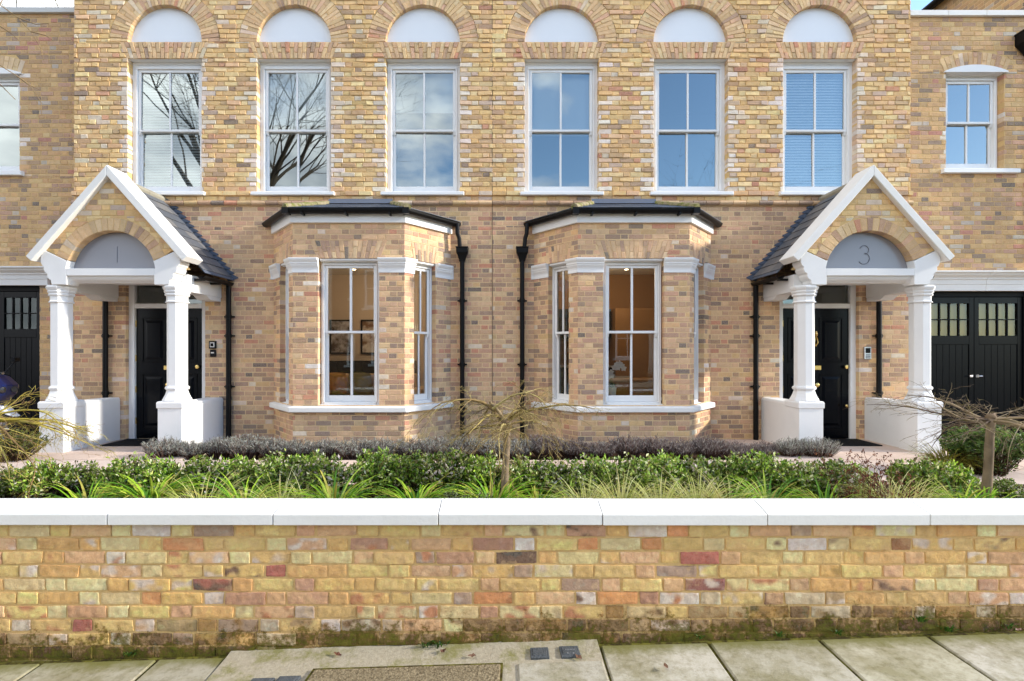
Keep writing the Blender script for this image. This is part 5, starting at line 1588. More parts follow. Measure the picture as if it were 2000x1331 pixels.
def weeping_tree(name, label, x, y, ztop, spread, r0, seed, nl, ntw, twcol, drop, lean=0.0, elev=(-.1, .55), upshare=.15, leader=0.0):
    rng = random.Random(seed)
    zb = gz(x, y) - 0.02
    o = thing(name, label, 'tree', (x, y, zb))
    tr, cr, tw = MB(), MB(), MB()
    top = Vector((x+lean, y, ztop)); B = Vector((x, y, zb))
    n = 14; pts = []; rad = []
    for k in range(n+1):
        t = k/n; pts.append(B.lerp(top, t) + Vector((math.sin(t*7+seed)*.007, math.cos(t*5+seed)*.007, 0)))
        rad.append(r0*(1.18-0.28*t + (0.25 if k == 0 else 0) + (0.28 if k == n else 0) + rng.uniform(-.07,.08)))
    rings0 = len(tr.v)
    tr.tube(pts, rad, 11, 0, lin((150, 130, 108)))
    for q in range(rings0, len(tr.c)):
        v = Vector(tr.v[q]); f = 0.8 + 0.35*noise.noise(v*26) + 0.15*noise.noise(Vector((v.x*8, v.y*8, v.z*60)))
        tr.c[q] = tuple(max(.02, z*f*1.1) for z in tr.c[q])
    tr.lathe(top.x, top.y, [(r0*1.05, ztop-0.012), (r0*1.3, ztop+0.006), (r0*1.0, ztop+0.026), (r0*.5, ztop+0.036)], 9, 0, 0, lin((128, 108, 86)))
    tr.build('trunk', M['bark'], o, smooth=True)
    starts = [(top, 1.0)]*nl
    if leader:
        lp, lr, ld = sinuous(cr, top, (-0.55, 0.1, 1), leader, r0*.62, rng, -0.02, lin((150,132,104)), 6, 0.22, 7, 0.45)
        starts = [(top if k % 5 < 3 else lp[rng.randint(2, 6)], 1.0) for k in range(nl)]
    for k in range(nl):
        a = 2*math.pi*k/nl + rng.uniform(-.3, .3)
        d = Vector((math.cos(a), math.sin(a), rng.uniform(*elev)))
        fork(cr, tw, starts[k][0] + Vector((0,0,rng.uniform(-.03,.01))), d, spread*rng.uniform(.62, 1.05), r0*rng.uniform(.28, .46), rng, drop*rng.uniform(.7, 1.3), twcol, 0, upshare, ntw)
    cr.build('branch', M['bark'], o, smooth=True)
    tw.build('twigs', M['bark'], o)
    return o
YEL = [(170,150,92),(150,130,76),(190,172,116),(128,108,66),(156,130,88),(114,94,68)]
YEL2 = [(178,160,74),(156,140,60),(196,180,100),(132,116,56),(166,130,90),(120,98,66)]
GRY = [(160,140,112),(132,112,92),(182,162,134),(110,92,78),(146,132,88),(96,80,66)]
y = -4.35
weeping_tree('weeping_tree', 'small weeping tree with a slim straight trunk and yellowish twigs, mid garden', px(988, 900, y).x, y, px(988, 826, y).z, 0.68, 0.027, 71, 14, (8, 5, 3), YEL, 0.14, 0.0, (.05, .95), .16, .2)
weeping_tree('weeping_tree', 'small flat-topped tree with a thick leaning trunk and grey twigs, near the right end', px(1922, 900, y).x, y, px(1942, 818, y).z, 0.78, 0.028, 74, 13, (7, 4, 2), GRY, 0.075, 0.05, (-.1, .22), .22)
weeping_tree('weeping_tree', 'weeping tree whose yellow twigs come in from the left edge', px(-30, 900, y).x, y, px(-30, 818, y).z, 0.80, 0.032, 73, 16, (7, 5, 2), YEL2, 0.10, 0.0, (-.35, .3), .15)
# russet dried flower stems
def stems(name, label, x, y, n, h, spread, cols, heads, seed):
    r = random.Random(seed); z = gz(x, y); o = thing(name, label, 'dried plant', (x, y, z))
    s, hd = MB(), MB()
    for k in range(n):
        a = r.uniform(0, 6.283); q = r.uniform(0, spread)
        b = Vector((x+q*.4*math.cos(a), y+q*.4*math.sin(a), z))
        pts, _ = limb(s, b, (0.35*math.cos(a)*r.random(), 0.35*math.sin(a)*r.random(), 1), h*r.uniform(.6, 1.05), 0.0045, r, -0.01, 7, 0.09, lin(r.choice(cols)), 4)
        for e in range(4):
            j = r.randint(3, 7)
            p2, _ = limb(s, pts[j], (r.uniform(-1,1), r.uniform(-1,1), 0.7), h*r.uniform(.08,.22), 0.0022, r, 0.0, 4, 0.15, lin(r.choice(cols)), 3)
            if heads:
                for w in range(9): leaf(hd, p2[-1] + rdir(r)*0.012, rdir(r), rdir(r), r.uniform(.010,.02), .010, lin(r.choice([(104,62,44),(128,76,52),(84,50,40),(146,96,66)])))
    s.build('stems', M['bark'], o)
    if heads: hd.build('seed_heads', M['blade'], o)
    return o
RC = [(112,62,44),(92,54,42),(130,80,58),(84,60,50)]
y = -4.55
stems('dried_flower_stems', 'tall russet dried stems with seed heads, before the right porch', px(1685, 900, y).x, y, 26, 0.50, 0.32, RC, True, 81)
stems('dried_flower_stems', 'thin russet stems leaning towards the right-hand tree', px(1735, 900, y-.05).x, y-.05, 9, 0.46, 0.16, RC, True, 82)
stems('dried_flower_stems', 'short brown dried stalks rising from the pale grass below the right bay', px(1410, 900, y).x, y-.1, 14, 0.30, 0.34, RC, False, 83)
# dark bush and golden grass beside the right garage, low bush beside the left garage
st, lf = shrub_mesh(901, 0.42, 0.36, 0.78, 200, 30, [(84,112,46),(104,134,54),(66,92,40),(124,148,70)], 0.05, 0.02)
o = two_part('dark_bush', 'dark green bush in front of the right garage doors, behind the right-hand tree', 'bush', st, lf, 'stems', 'foliage', M['bark'], M['leaf']); y = -2.3; p = px(1925, 870, y); o.location = (p.x, y, 0.18); o.scale = (1.05, 1, .82)
o = clump('golden_grass', strap_mesh(902, 380, 0.5, 0.008, ((150,146,50),(126,130,44),(170,160,70)), 0.12, (1.0, 2.3)), 'golden green mound of grass left of the dark bush', 'grass', None); y = -2.2; p = px(1850, 880, y); o.location = (p.x, y, 0.22)
st, lf = shrub_mesh(903, 0.45, 0.35, 0.42, 130, 26, [(96,104,40),(120,124,52),(80,84,40)], 0.03, 0.013)
o = two_part('low_bush', 'low olive bush in front of the left garage', 'bush', st, lf, 'stems', 'foliage', M['bark'], M['leaf']); y = -1.6; p = px(20, 880, y); o.location = (p.x, y, 0.22)
# weeds at the foot of the wall, fallen leaves
WG = 'small weeds at the foot of the garden wall'
wd = clump('weed', strap_mesh(910, 22, 0.045, 0.007, ((70,110,36),(92,130,48),(56,92,30)), 0.03, (0.5, 1.8)), '', 'weed', WG)
for x, lab, sc in ((255,'below the left end of the wall',.9),(835,'left of the dark grass under the left bay',1.1),(860,'below the middle of the wall',1.2),(1365,'right of the black covers',.7),(1520,'where the right slabs begin',.8),(1635,'below the right porch',.8),(1795,'in the wall joint near the right end',1.2),(1850,'on the dark damp patch near the right end',1.1),(1968,'at the right end of the wall',.9)):
    p = px(x, 1260, YW-0.008); put(wd, (p.x, YW-0.012, GZ(p.x)+0.01+(0.06 if x in (1795,) else 0)), rng.uniform(0,6.28), sc, 'small green weed at the wall foot, ' + lab)
def dead_leaf(seed):
    r = random.Random(seed); mb = MB(); c = lin(r.choice([(104,66,50),(88,58,46),(120,88,68)]))
    ctr = mb.vert((0, 0, 0.004), c); rim = [mb.vert((0.028*(1+.5*math.cos(2*t))*r.uniform(.6,1.1)*math.cos(t)*.7, 0.015*r.uniform(.6,1.1)*math.sin(t), r.uniform(.002,.014)), c) for t in np.linspace(0, 6.283, 12)[:-1]]
    for k in range(len(rim)): mb.face((ctr, rim[k], rim[(k+1) % len(rim)]))
    return mb
DG = 'fallen brown leaves on the pavement'
for k, (x, y, lab) in enumerate(((922,-5.41,'curled, on the pale bedding left of the black covers'),(865,-5.36,'thin, by the wall foot left of the middle'),(660,-5.36,'near the wall foot below the left bay'),(1315,-5.80,'at the bottom edge on the slab right of the covers'),(1130,-5.45,'just below the lettered cover'),(1990,-5.33,'at the right end under the wall'),(1300,-5.55,'flat, on the slab right of the covers'))):
    p = px(x, 1290, y); o = dead_leaf(920+k).build('dead_leaf', M['attr']); o.location = (p.x, y, GZ(p.x)+0.014); o.rotation_euler = (0.1, 0.05, k*1.3); tag(o, 'fallen brown leaf, ' + lab, 'leaf', DG)

# big bare trees: one behind the left wing, one hanging over the left side, others across the street
def bare_tree(label, x, y, z, h, r0, seed, lean=(0, 0), levels=4, col=(110, 96, 72), first=0.35, nb=5):
    r = random.Random(seed); o = thing('bare_tree', label, 'tree', (x, y, z))
    tr, cr = MB(), MB()
    c = lin(col)
    def grow(mb, p, d, L, rad, lev):
        pts, rr = limb(mb, p, d, L, rad, r, -0.02 if lev < 2 else 0.01, 6 if lev < 3 else 4, 0.13, c, 8 if lev == 0 else (6 if lev == 1 else 3))
        if lev >= levels: return
        for k in range(nb if lev else nb+2):
            i = r.randint(2, len(pts)-1)
            dd = (pts[i]-pts[i-1]).normalized()*0.9 + rdir(r, -0.2)*0.9
            grow(cr, pts[i], dd, L*r.uniform(.45,.72), max(0.004, rr[i]*r.uniform(.45,.7)), lev+1)
    top = Vector((x+lean[0], y+lean[1], z+h*first))
    tr.tube([(x, y, z), Vector((x, y, z)).lerp(top, .5), top], [r0*1.3, r0, r0*.92], 10, 0, c)
    for k in range(nb):
        a = 6.283*k/nb + r.uniform(-.3,.3)
        grow(cr, top, (math.cos(a)*.6, math.sin(a)*.6, 1), h*0.42, r0*.6, 1)
    tr.build('trunk', M['bark'], o, smooth=True); cr.build('crown', M['bark'], o)
    return o
bare_tree('bare mossy branched tree standing behind the left wing roof', -13.6, 6.5, 0.1, 12.5, 0.22, 61, levels=4, col=(104,98,66), first=0.42, nb=7)
bare_tree('bare street tree with a forked crown, mirrored in the upper left windows', -8.6, -8.6, -0.25, 15, 0.17, 65, col=(84,74,62), nb=7, first=0.38)
bare_tree('bare street tree further right, mirrored in the right windows', 9.5, -16.6, 0.0, 11, 0.2, 63, col=(70,60,50), nb=5)
# thin twigs hanging into the top left corner from a tree outside the frame
tw = thing('hanging_twigs', 'long thin bare twigs hanging across the left wing from the top left corner', 'branch', px(-60, -40, -2.5))
tb = MB(); r = random.Random(9)
for pts in ([(-60,-40),(0,10),(35,35),(60,62),(78,90),(85,118)],[(35,35),(70,48),(96,46)],[(60,62),(90,70),(104,80)],[(-60,20),(0,52),(22,66),(40,82)],[(-60,90),(0,128),(35,150),(62,172),(80,200),(82,226)],[(35,150),(60,168),(78,176)],[(-60,120),(0,165),(30,195)],[(0,10),(14,-20),(24,-60)],[(78,90),(84,104),(96,110)]):
    P = [px(a, b, -2.5 + 0.02*k) for k, (a, b) in enumerate(pts)]
    tb.tube(P, [0.006*(1-k/len(P)*.7) for k in range(len(P))], 4, 0, lin((150,126,92)), False)
tb.build('twig', M['bark'], tw)
# ------------------------------------------------------------------ things inside the bay rooms
def spot(x, y, z, lab):
    o = thing('ceiling_spotlight', lab, 'ceiling light', (x, y, z), group='recessed ceiling spotlights')
    c = MB(); c.lathe(x, y, [(0.05, z-0.006), (0.05, z)], 14); c.build('ring', M['white'], o, recalc=True)
    c = MB(); c.lathe(x, y, [(0.034, z-0.009), (0.034, z-0.005)], 12); c.build('lamp', M['lamp'], o, recalc=True)
M['darkglass'] = paint_mat('dark window pane', (0.03, 0.028, 0.025), 0.05, 0.0, 0.6, 0.0)
M['lamp'] = emit_mat('warm lamp', (1.0, 0.72, 0.42), 10.0)
XL, XR = XC - UB, XC + UB
for k, (x, y, w) in enumerate(((-2.0,1.2,'nearest the middle of the left bay room'),(-1.75,2.3,'deeper in the left bay room'),(-3.0,1.6,'over the sofa in the left bay room'),(-3.2,2.8,'at the back of the left bay room'),
                              (1.6,1.2,'left of the kitchen unit in the right bay room'),(2.1,1.9,'over the table in the right bay room'),(2.6,2.8,'over the kitchen unit'),(1.4,2.9,'at the back of the right bay room'))):
    spot(x, y, 3.415, 'small lit ceiling spotlight ' + w)
for x, y, e in ((-2.3, 1.8, 17), (1.95, 2.0, 14)):        # the rooms' own downlights, lit in the photograph
    l = bpy.data.lights.new('room_lamp', 'POINT'); l.energy = e; l.color = (1.0, 0.74, 0.46); l.shadow_soft_size = 0.25
    o = bpy.data.objects.new('room_lamp', l); o.location = (x, y, 3.1); COL.objects.link(o)
def picture(x, z, w, h, lab, art):
    y = 3.585
    o = thing('framed_picture', lab, 'picture', (x, y, z), group='framed pictures on the left room wall')
    f = MB()
    for a in ((-w/2, w/2, -h/2, -h/2+.035), (-w/2, w/2, h/2-.035, h/2), (-w/2, -w/2+.035, -h/2+.035, h/2-.035), (w/2-.035, w/2, -h/2+.035, h/2-.035)): f.box(x+a[0], x+a[1], y-0.03, y, z+a[2], z+a[3])
    f.build('frame', M['door'], o, recalc=True)
    c = MB(); c.poly([(x-w/2+.03, y-.012, z-h/2+.03), (x+w/2-.03, y-.012, z-h/2+.03), (x+w/2-.03, y-.012, z+h/2-.03), (x-w/2+.03, y-.012, z+h/2-.03)]); c.build('print', art, o)
def artm(name, a, b):
    m = N(name); p = m.pos(); return m.done(m.mix(m.ramp(m.noise(5, 4, 0.6, p), 0.4, 0.6), lin(a), lin(b)), 0.3, 0.5)
picture(-3.73, 2.0, 0.50, 0.78, 'black framed picture with a pale figure on a dark ground, left of the two', artm('dark print', (60, 44, 34), (190, 190, 200)))
picture(-3.02, 2.0, 0.50, 0.78, 'black framed picture with a dark bowl shape on pale paper, right of the two', artm('pale print', (214, 208, 204), (120, 90, 70)))
SB = thing('sideboard', 'long black sideboard under the two pictures in the left bay room', 'sideboard', (-3.2, 3.35, 0.42))
c = MB(); c.box(-4.2, -2.0, 3.12, 3.58, 0.44, 1.46); c.build('carcass', M['door'], SB, recalc=True, bevel=.006)
for k in range(4): c = MB(); c.box(-4.18+k*.545, -3.655+k*.545, 3.10, 3.119, 0.5, 1.42); c.build('door', M['blackplastic'], SB, recalc=True, bevel=.004)
SF = thing('sofa', 'pale low sofa seen through the left bay window', 'sofa', (-2.6, 0.9, 0.42))
fab = paint_mat('oatmeal fabric', lin((188, 160, 128)), 0.95, 0.1, 0.1)
for nm, q in (('seat', (-3.6, -1.6, 0.45, 1.25, 0.55, 0.86)), ('backrest', (-3.6, -1.6, 1.25, 1.45, 0.55, 1.25)), ('arm', (-3.8, -3.6, 0.45, 1.45, 0.5, 1.02)), ('arm', (-1.6, -1.4, 0.45, 1.45, 0.5, 1.02))):
    c = MB(); c.box(*q); c.build(nm, fab, SF, recalc=True, bevel=0.04, seg=3)
for k in range(4):
    c = MB(); a, b = (-3.7, -1.5)[k % 2], (0.52, 1.38)[k // 2]; c.lathe(a, b, [(0.02, 0.42), (0.025, 0.5)], 8); c.build('leg', M['door'], SF, recalc=True)
for x, lab, col in ((-3.05, 'tan cushion on the left of the sofa', (196,140,82)), (-2.15, 'pale pink cushion on the right of the sofa', (220,196,182)), (-2.6, 'olive cushion between the two others on the sofa', (140,128,90))):
    c = MB()
    n = 10
    g0 = [[None]*(n+1) for _ in range(n+1)]
    for s in (1, -1):
        for j in range(n+1):
            for i in range(n+1):
                u, v = i/n*2-1, j/n*2-1; b = 0.075*(1-abs(u)**2.5)*(1-abs(v)**2.5)
                g0[j][i] = c.vert((x + 0.21*u*(1-0.07*v*v), 1.13 - s*b - 0.03*v, 1.08 + 0.2*v*(1-0.07*u*u)))
        for j in range(n):
            for i in range(n): c.face((g0[j][i], g0[j][i+1], g0[j+1][i+1], g0[j+1][i]))
    o = c.build('cushion', paint_mat('cushion', lin(col), 0.95, 0.05, 0.1), smooth=True); tag(o, lab, 'cushion', 'cushions on the sofa')
# kitchen
K = thing('kitchen_unit', 'dark kitchen unit with oak tall cupboard in the right bay room', 'kitchen cabinet', (2.2, 3.1, 0.42))
c = MB(); c.box(1.0, 2.35, 3.0, 3.55, 0.42, 1.32); c.build('base_cabinet', M['door'], K, recalc=True, bevel=.005)
c = MB(); c.box(0.98, 2.37, 2.96, 3.58, 1.322, 1.36); c.build('worktop', paint_mat('grey worktop', lin((150,146,140)), 0.3, 0.1), K, recalc=True)
c = MB(); c.box(2.4, 3.5, 2.96, 3.58, 0.42, 2.6); c.build('tall_cupboard', M['oak'], K, recalc=True, bevel=.005)
c = MB(); c.box(1.0, 2.36, 3.2, 3.58, 1.95, 2.6); c.build('wall_cabinet', M['door'], K, recalc=True, bevel=.005)
for x, z, n, lab in ((1.5, 1.62, 3, 'lower wall shelf with jars over the dark worktop'), (1.5, 1.86, 4, 'upper wall shelf with jars under the wall cabinet')):
    SH = thing('wall_shelf', lab, 'shelf', (x, 3.4, z))
    c = MB(); c.box(1.02, 2.3, 3.36, 3.58, z, z+0.03); c.build('board', M['oak'], SH, recalc=True)
    for k in range(n):
        c = MB(); c.lathe(1.2+k*0.27, 3.45, [(0.04, z+.031), (0.05, z+.06), (0.05, z+.12), (0.03, z+.14), (0.03, z+.16)], 12); o = c.build('jar', M['white'] if k % 2 else M['steel'], recalc=True); tag(o, 'small storage jar on a kitchen wall shelf', 'jar', 'jars on the kitchen shelves')
CT = thing('curtain', 'pale curtain hanging at the left side of the left bay room', 'curtain', (-3.72, 0.35, 0.43))
c = MB(); n = 24
q = [[c.vert((-3.78 + 0.018*math.sin(i*1.6), 0.30 + 0.35*i/n, z)) for i in range(n+1)] for z in (0.45, 3.2)]
for i in range(n): c.face((q[0][i], q[0][i+1], q[1][i+1], q[1][i]))
c.build('drape', M['blind'], CT, smooth=True)
TB = thing('dining_table', 'dark wooden dining table behind the orchid', 'table', (2.2, 1.2, 0.42))
c = MB(); c.box(1.5, 3.0, 0.8, 1.6, 1.12, 1.16); c.build('tabletop', M['oak'], TB, recalc=True, bevel=.005)
for a in (1.56, 2.94):
    for b in (0.86, 1.54): c = MB(); c.box(a-.03, a+.03, b-.03, b+.03, 0.42, 1.119); c.build('leg', M['oak'], TB, recalc=True)
# orchid
ox, oy, oz = px(1196, 700, -0.36).x, -0.36, 0.951
OR = thing('orchid', 'white orchid in a white pot on the right bay window board', 'plant', (ox, oy, oz))
c = MB(); c.lathe(ox, oy, [(0.048, oz), (0.062, oz+.15), (0.066, oz+.15), (0.066, oz+.165), (0.056, oz+.165), (0.05, oz+.14)], 18); c.build('pot', M['white'], OR, recalc=True)
c = MB(); r = random.Random(4)
for k in range(6): blade(c, (ox, oy, oz+.14), k*1.05, 0.16, 0.04, 1.4, 0.5, lin((60,96,40)), lin((80,120,50)))
c.build('leaves', M['leaf'], OR)
c = MB(); sp_ = [(ox, oy, oz+.14), (ox-.01, oy-.01, oz+.32), (ox+.02, oy-.02, oz+.47), (ox+.09, oy-.03, oz+.53), (ox+.17, oy-.03, oz+.46)]
c.tube(sp_, 0.004, 5, 0, lin((84,110,50))); c.tube([(ox-.01, oy, oz+.14), (ox-.03, oy, oz+.30), (ox-.05, oy-.01, oz+.37)], 0.004, 5, 0, lin((84,110,50))); c.build('stem', M['attr'], OR, recalc=True)
c = MB()
for (fx, fz) in ((.02,.46),(.06,.51),(.10,.52),(.13,.49),(.16,.45),(-.05,.37),(-.02,.34),(-.07,.33),(.075,.46),(-.03,.39)):
    for q in range(5):
        a = q*1.2566+.3; d = Vector((math.cos(a), -0.25, math.sin(a))); leaf(c, Vector((ox+fx, oy-.035, oz+fz)), d, Vector((0,-1,0)), 0.052, 0.046, (0.88,0.87,0.86), 0.1)
c.build('flowers', M['blade'], OR)

# ------------------------------------------------------------------ motorcycle by the left garage
mx_, my_, mz_ = -7.75, -0.95, 0.262
MC = thing('motorcycle', 'blue and white faired motorcycle parked before the left garage doors, cut by the left edge', 'motorcycle', (mx_, my_, mz_))
blue = paint_mat('blue gloss fairing', lin((10, 24, 70)), 0.3, 0.0, 0.6, 0.0); wht = paint_mat('white gloss fairing', (0.75, 0.76, 0.78), 0.15, 0.03, 0.6, 0.0)
def wheel(cx):
    t = MB(); n = 28
    rings = [[(mx_+cx+(0.24+0.065*math.cos(b))*math.cos(a), my_+0.065*math.sin(b), mz_+0.305+(0.24+0.065*math.cos(b))*math.sin(a)) for b in np.linspace(0, 6.283, 11)[:-1]] for a in np.linspace(0, 6.283185, n+1)]
    t.loft(rings, caps=False); w = t.build('wheel', M['blackplastic'], MC, smooth=True, recalc=True)
    q = MB()
    for k in range(6): a = k*1.047; q.tube([(mx_+cx, my_, mz_+.305), (mx_+cx+.20*math.cos(a), my_, mz_+.305+.20*math.sin(a))], 0.016, 6)
    q.tube([(mx_+cx, my_-.07, mz_+.305), (mx_+cx, my_+.07, mz_+.305)], .035, 10); q.build('rim', M['steel'], w, recalc=True)
wheel(0.68); wheel(-0.72)
def body(nm, mat, prof, wd, sub=2):
    """prof: outline (x, z) in side view; swollen sideways like a moulded panel."""
    c = MB(); n = len(prof); cx = sum(p[0] for p in prof)/n; cz = sum(p[1] for p in prof)/n
    R_ = []
    for f, yy in ((0.78, -wd), (0.95, -wd*.72), (1.0, -wd*.3), (1.0, wd*.3), (0.95, wd*.72), (0.78, wd)): R_.append([(mx_+cx+(a-cx)*f, my_+yy, mz_+cz+(b-cz)*f) for a, b in prof])
    c.loft(R_); o = c.build(nm, mat, MC, recalc=True, bevel=0.01, seg=2); return o
body('front_fairing', blue, [(0.42,0.62),(0.62,0.60),(0.80,0.78),(0.84,0.92),(0.70,1.05),(0.50,1.10),(0.38,0.95)], 0.20)
body('lower_fairing', wht, [(-0.05,0.35),(0.42,0.30),(0.56,0.50),(0.66,0.72),(0.40,0.84),(0.05,0.70)], 0.19)
body('tank', blue, [(-0.15,0.78),(0.35,0.82),(0.40,0.98),(0.20,1.06),(-0.12,0.92)], 0.16)
body('seat', M['blackplastic'], [(-0.85,0.92),(-0.15,0.76),(-0.12,0.86),(-0.40,0.88),(-0.85,1.0)], 0.13)
body('tail', wht, [(-0.95,0.86),(-0.35,0.70),(-0.2,0.78),(-0.6,0.93),(-0.98,0.98)], 0.12)
body('engine', M['steel'], [(-0.25,0.30),(0.25,0.28),(0.30,0.62),(-0.20,0.66)], 0.17)
body('front_mudguard', wht, [(0.48,0.56),(0.62,0.65),(0.80,0.63),(0.96,0.48),(0.88,0.50),(0.70,0.585)], 0.07)
c = MB(); 
for s in (-1, 1): c.tube([(mx_+.50, my_+s*.1, mz_+1.0), (mx_+.69, my_+s*.1, mz_+.305)], .026, 8)
c.tube([(mx_+.44, my_-.33, mz_+1.08), (mx_+.50, my_-.2, mz_+1.06), (mx_+.50, my_+.2, mz_+1.06), (mx_+.44, my_+.33, mz_+1.08)], .016, 8); c.build('fork', M['steel'], MC, recalc=True)
c = MB()
for s in (-1, 1):
    c.tube([(mx_+.60, my_+s*.17, mz_+1.08), (mx_+.66, my_+s*.27, mz_+1.25)], .008, 6)
    c.hull8([(mx_+.64, my_+s*.27-.06, mz_+1.24), (mx_+.64, my_+s*.27+.06, mz_+1.24), (mx_+.65, my_+s*.27+.055, mz_+1.31), (mx_+.65, my_+s*.27-.055, mz_+1.31)], [(mx_+.70, my_+s*.27-.045, mz_+1.25), (mx_+.70, my_+s*.27+.045, mz_+1.25), (mx_+.69, my_+s*.27+.04, mz_+1.30), (mx_+.69, my_+s*.27-.04, mz_+1.30)])
c.build('mirror', M['blackplastic'], MC, recalc=True)
c = MB(); c.hull8([(mx_+.60, my_-.14, mz_+1.06), (mx_+.60, my_+.14, mz_+1.06), (mx_+.44, my_+.11, mz_+1.28), (mx_+.44, my_-.11, mz_+1.28)], [(mx_+.604, my_-.14, mz_+1.062), (mx_+.604, my_+.14, mz_+1.062), (mx_+.444, my_+.11, mz_+1.282), (mx_+.444, my_-.11, mz_+1.282)]); c.build('windscreen', M['glass_bay'], MC, recalc=True)
c = MB(); c.tube([(mx_+.80, my_-.09, mz_+.86), (mx_+.845, my_-.07, mz_+.86)], [.045,.04], 12); c.tube([(mx_+.80, my_+.09, mz_+.86), (mx_+.845, my_+.07, mz_+.86)], [.045,.04], 12); c.build('headlight', M['darkglass'], MC, recalc=True)

# ------------------------------------------------------------------ across the street (seen in the panes)
def far_house(x0, x1, label, col, seed):
    y = -20.0; o = thing('terraced_house', label, 'house', ((x0+x1)/2, y, 0.0), group='houses across the street')
    wins = [(xa, za) for xa in (x0+(x1-x0)*(.15 if seed == 3 else .27), x0+(x1-x0)*(.46 if seed == 3 else .73)) for za in (1.0, 4.2)]
    w = MB(); w.box(x0+.01, x1-.01, y-8, y, -0.3, 6.8); w.box(x0+.01, x1-.01, y, y+.12, 6.5, 6.8); w.box(x0+.01, x1-.01, y, y+.08, 3.45, 3.6); w.build('wall', col, o, recalc=True)
    r = MB(); r.hull8([(x0+.01, y-8.2, 6.8), (x1-.01, y-8.2, 6.8), (x1-.01, y+.2, 6.8), (x0+.01, y+.2, 6.8)], [(x0+.01, y-4.2, 9.2), (x1-.01, y-4.2, 9.2), (x1-.01, y-3.8, 9.2), (x0+.01, y-3.8, 9.2)], 0, lin((70,72,80))); rf = r.build('roof', M['slate'], o, recalc=True)
    c = MB(); c.box(x1-.5, x1+.1 if False else x1-.05, y-4.8, y-3.2, 8.4, 10.4); c.box(x1-.55, x1-.02, y-4.86, y-3.14, 10.4, 10.55)
    ch = c.build('chimney', M['brickplain'], rf, recalc=True)
    p = MB()
    for k in range(4): p.lathe(x1-.27, y-4.6+k*.4, [(0.11, 10.55), (0.09, 11.0), (0.12, 11.02), (0.12, 11.1)], 10)
    p.build('chimney_pot', M['terracotta'], rf, recalc=True)
    for xa, za in wins:
        f = MB()
        for q in ((-.62,-.52,0,2.0),(.52,.62,0,2.0),(-.52,.52,0,.1),(-.52,.52,1.9,2.0),(-.52,.52,.97,1.03),(-.02,.02,.1,.97),(-.02,.02,1.03,1.9)): f.box(xa+q[0], xa+q[1], y-.02, y+.06, za+q[2], za+q[3])
        f.box(xa-.75, xa+.75, y, y+.12, za-.12, za-.01)
        fo = f.build('window', M['white'], o, recalc=True)
        g = MB(); g.poly([(xa-.53, y+.012, za+.05), (xa+.53, y+.012, za+.05), (xa+.53, y+.012, za+1.95), (xa-.53, y+.012, za+1.95)]); g.build('pane', M['darkglass'], fo)
    return o
M['brickplain'] = paint_mat('soot brick', lin((120, 96, 76)), 0.95, 0.4)
M['terracotta'] = paint_mat('terracotta pot', lin((150, 72, 50)), 0.9, 0.3)
M['stucco'] = paint_mat('cream stucco', lin((220, 212, 196)), 0.85, 0.15)
M['darkglass'] = paint_mat('dark window pane', (0.03, 0.028, 0.025), 0.05, 0.0, 0.6, 0.0)
for k, x in enumerate((-15, -9.2, -3.4, 2.4, 8.2)):
    far_house(x, x+5.8, ['cream terraced house across the street, far left', 'brick terraced house across the street, left', 'cream terraced house straight across the street', 'brick terraced house across the street, right', 'cream terraced house across the street, far right'][k], M['stucco'] if k % 2 == 0 else M['brickplain'], k)
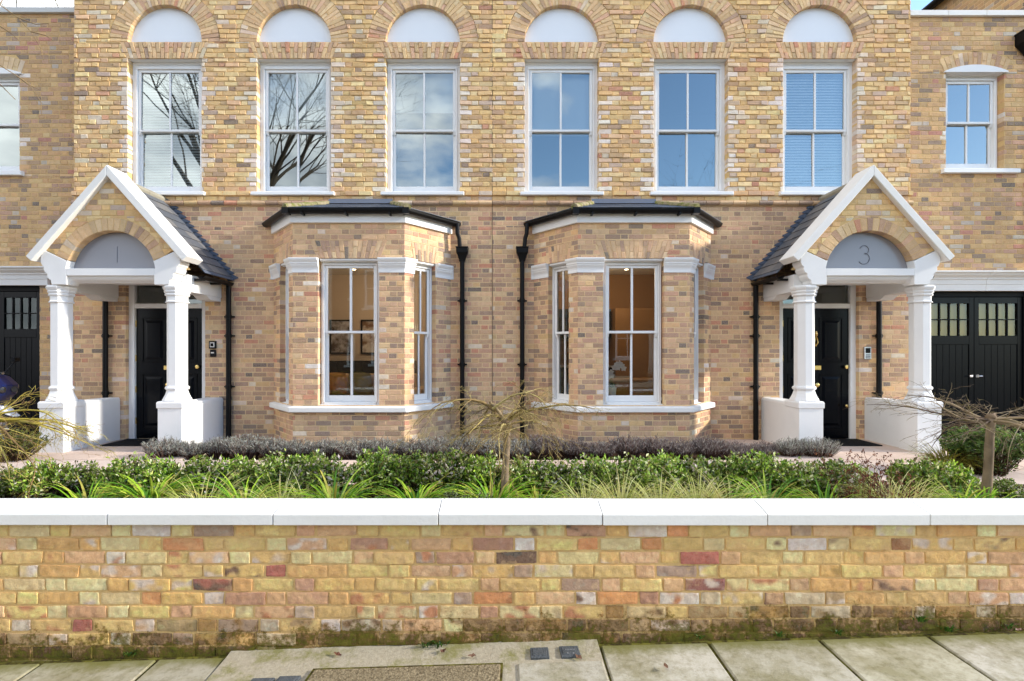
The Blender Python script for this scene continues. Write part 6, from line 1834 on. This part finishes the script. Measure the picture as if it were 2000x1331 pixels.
# parked car, mirrored in the left bay
cx, cy, cz = -4.6, -14.1, GZ(-4.6)-0.12
CR = thing('parked_car', 'silver blue parked car across the road, mirrored in the left bay panes', 'car', (cx, cy, cz))
cp = paint_mat('silver blue car paint', lin((120, 138, 158)), 0.2, 0.0, 0.6, 0.0)
def section(x, zb, zs, zr, ws, wr):
    return [(cx+x, cy-ws, cz+zb), (cx+x, cy-ws*1.02, cz+(zb+zs)/2), (cx+x, cy-ws*.97, cz+zs), (cx+x, cy-wr, cz+zr), (cx+x, cy+wr, cz+zr), (cx+x, cy+ws*.97, cz+zs), (cx+x, cy+ws*1.02, cz+(zb+zs)/2), (cx+x, cy+ws, cz+zb)]
c = MB(); c.loft([section(*q) for q in ((-2.1,.38,.62,.68,.70,.6),(-2.0,.25,.80,.86,.82,.72),(-1.5,.22,.88,.95,.86,.76),(-.9,.22,.92,.98,.87,.76),(.6,.22,.94,.99,.87,.76),(1.6,.22,.95,1.0,.86,.74),(2.0,.28,.92,.97,.82,.7),(2.1,.4,.7,.76,.74,.62))])
b = c.build('body', cp, CR, recalc=True, smooth=False, bevel=.03, seg=2)
c = MB(); c.loft([[(cx+x, cy-w0, cz+.97), (cx+x2, cy-w1, cz+zr), (cx+x2, cy+w1, cz+zr), (cx+x, cy+w0, cz+.97)] for x, x2, w0, w1, zr in ((-1.05,-.95,.74,.72,1.0),(-.6,-.35,.75,.6,1.38),(0,0,.76,.6,1.45),(.9,.85,.76,.6,1.42),(1.75,1.5,.72,.62,1.05))]); c.build('cabin', M['darkglass'], CR, recalc=True, bevel=.02, seg=2)
c = MB(); c.loft([[(cx+x, cy-w, cz+z), (cx+x, cy+w, cz+z), (cx+x, cy+w, cz+z+.02), (cx+x, cy-w, cz+z+.02)] for x, w, z in ((-.42,.58,1.385),(0,.61,1.45),(.88,.61,1.42),(1.1,.58,1.34))]); c.build('roof', cp, CR, recalc=True, bevel=.01)
for a in (-1.35, 1.3):
    for s in (-1, 1):
        t = MB(); t.tube([(cx+a, cy+s*.70, cz+.32), (cx+a, cy+s*.72, cz+.32), (cx+a, cy+s*.88, cz+.32), (cx+a, cy+s*.90, cz+.32)], [.29,.32,.32,.29], 20); w = t.build('wheel', M['blackplastic'], CR, recalc=True)
        t = MB(); t.tube([(cx+a, cy+s*.895, cz+.32), (cx+a, cy+s*.91, cz+.32)], [.21,.19], 16); t.build('rim', M['steel'], w, recalc=True)
for s in (-1, 1):
    c = MB(); c.box(cx-2.08, cx-1.98, cy+s*.62-.12, cy+s*.62+.12, cz+.60, cz+.72); c.build('headlight', M['panel'], CR, recalc=True, bevel=.02)
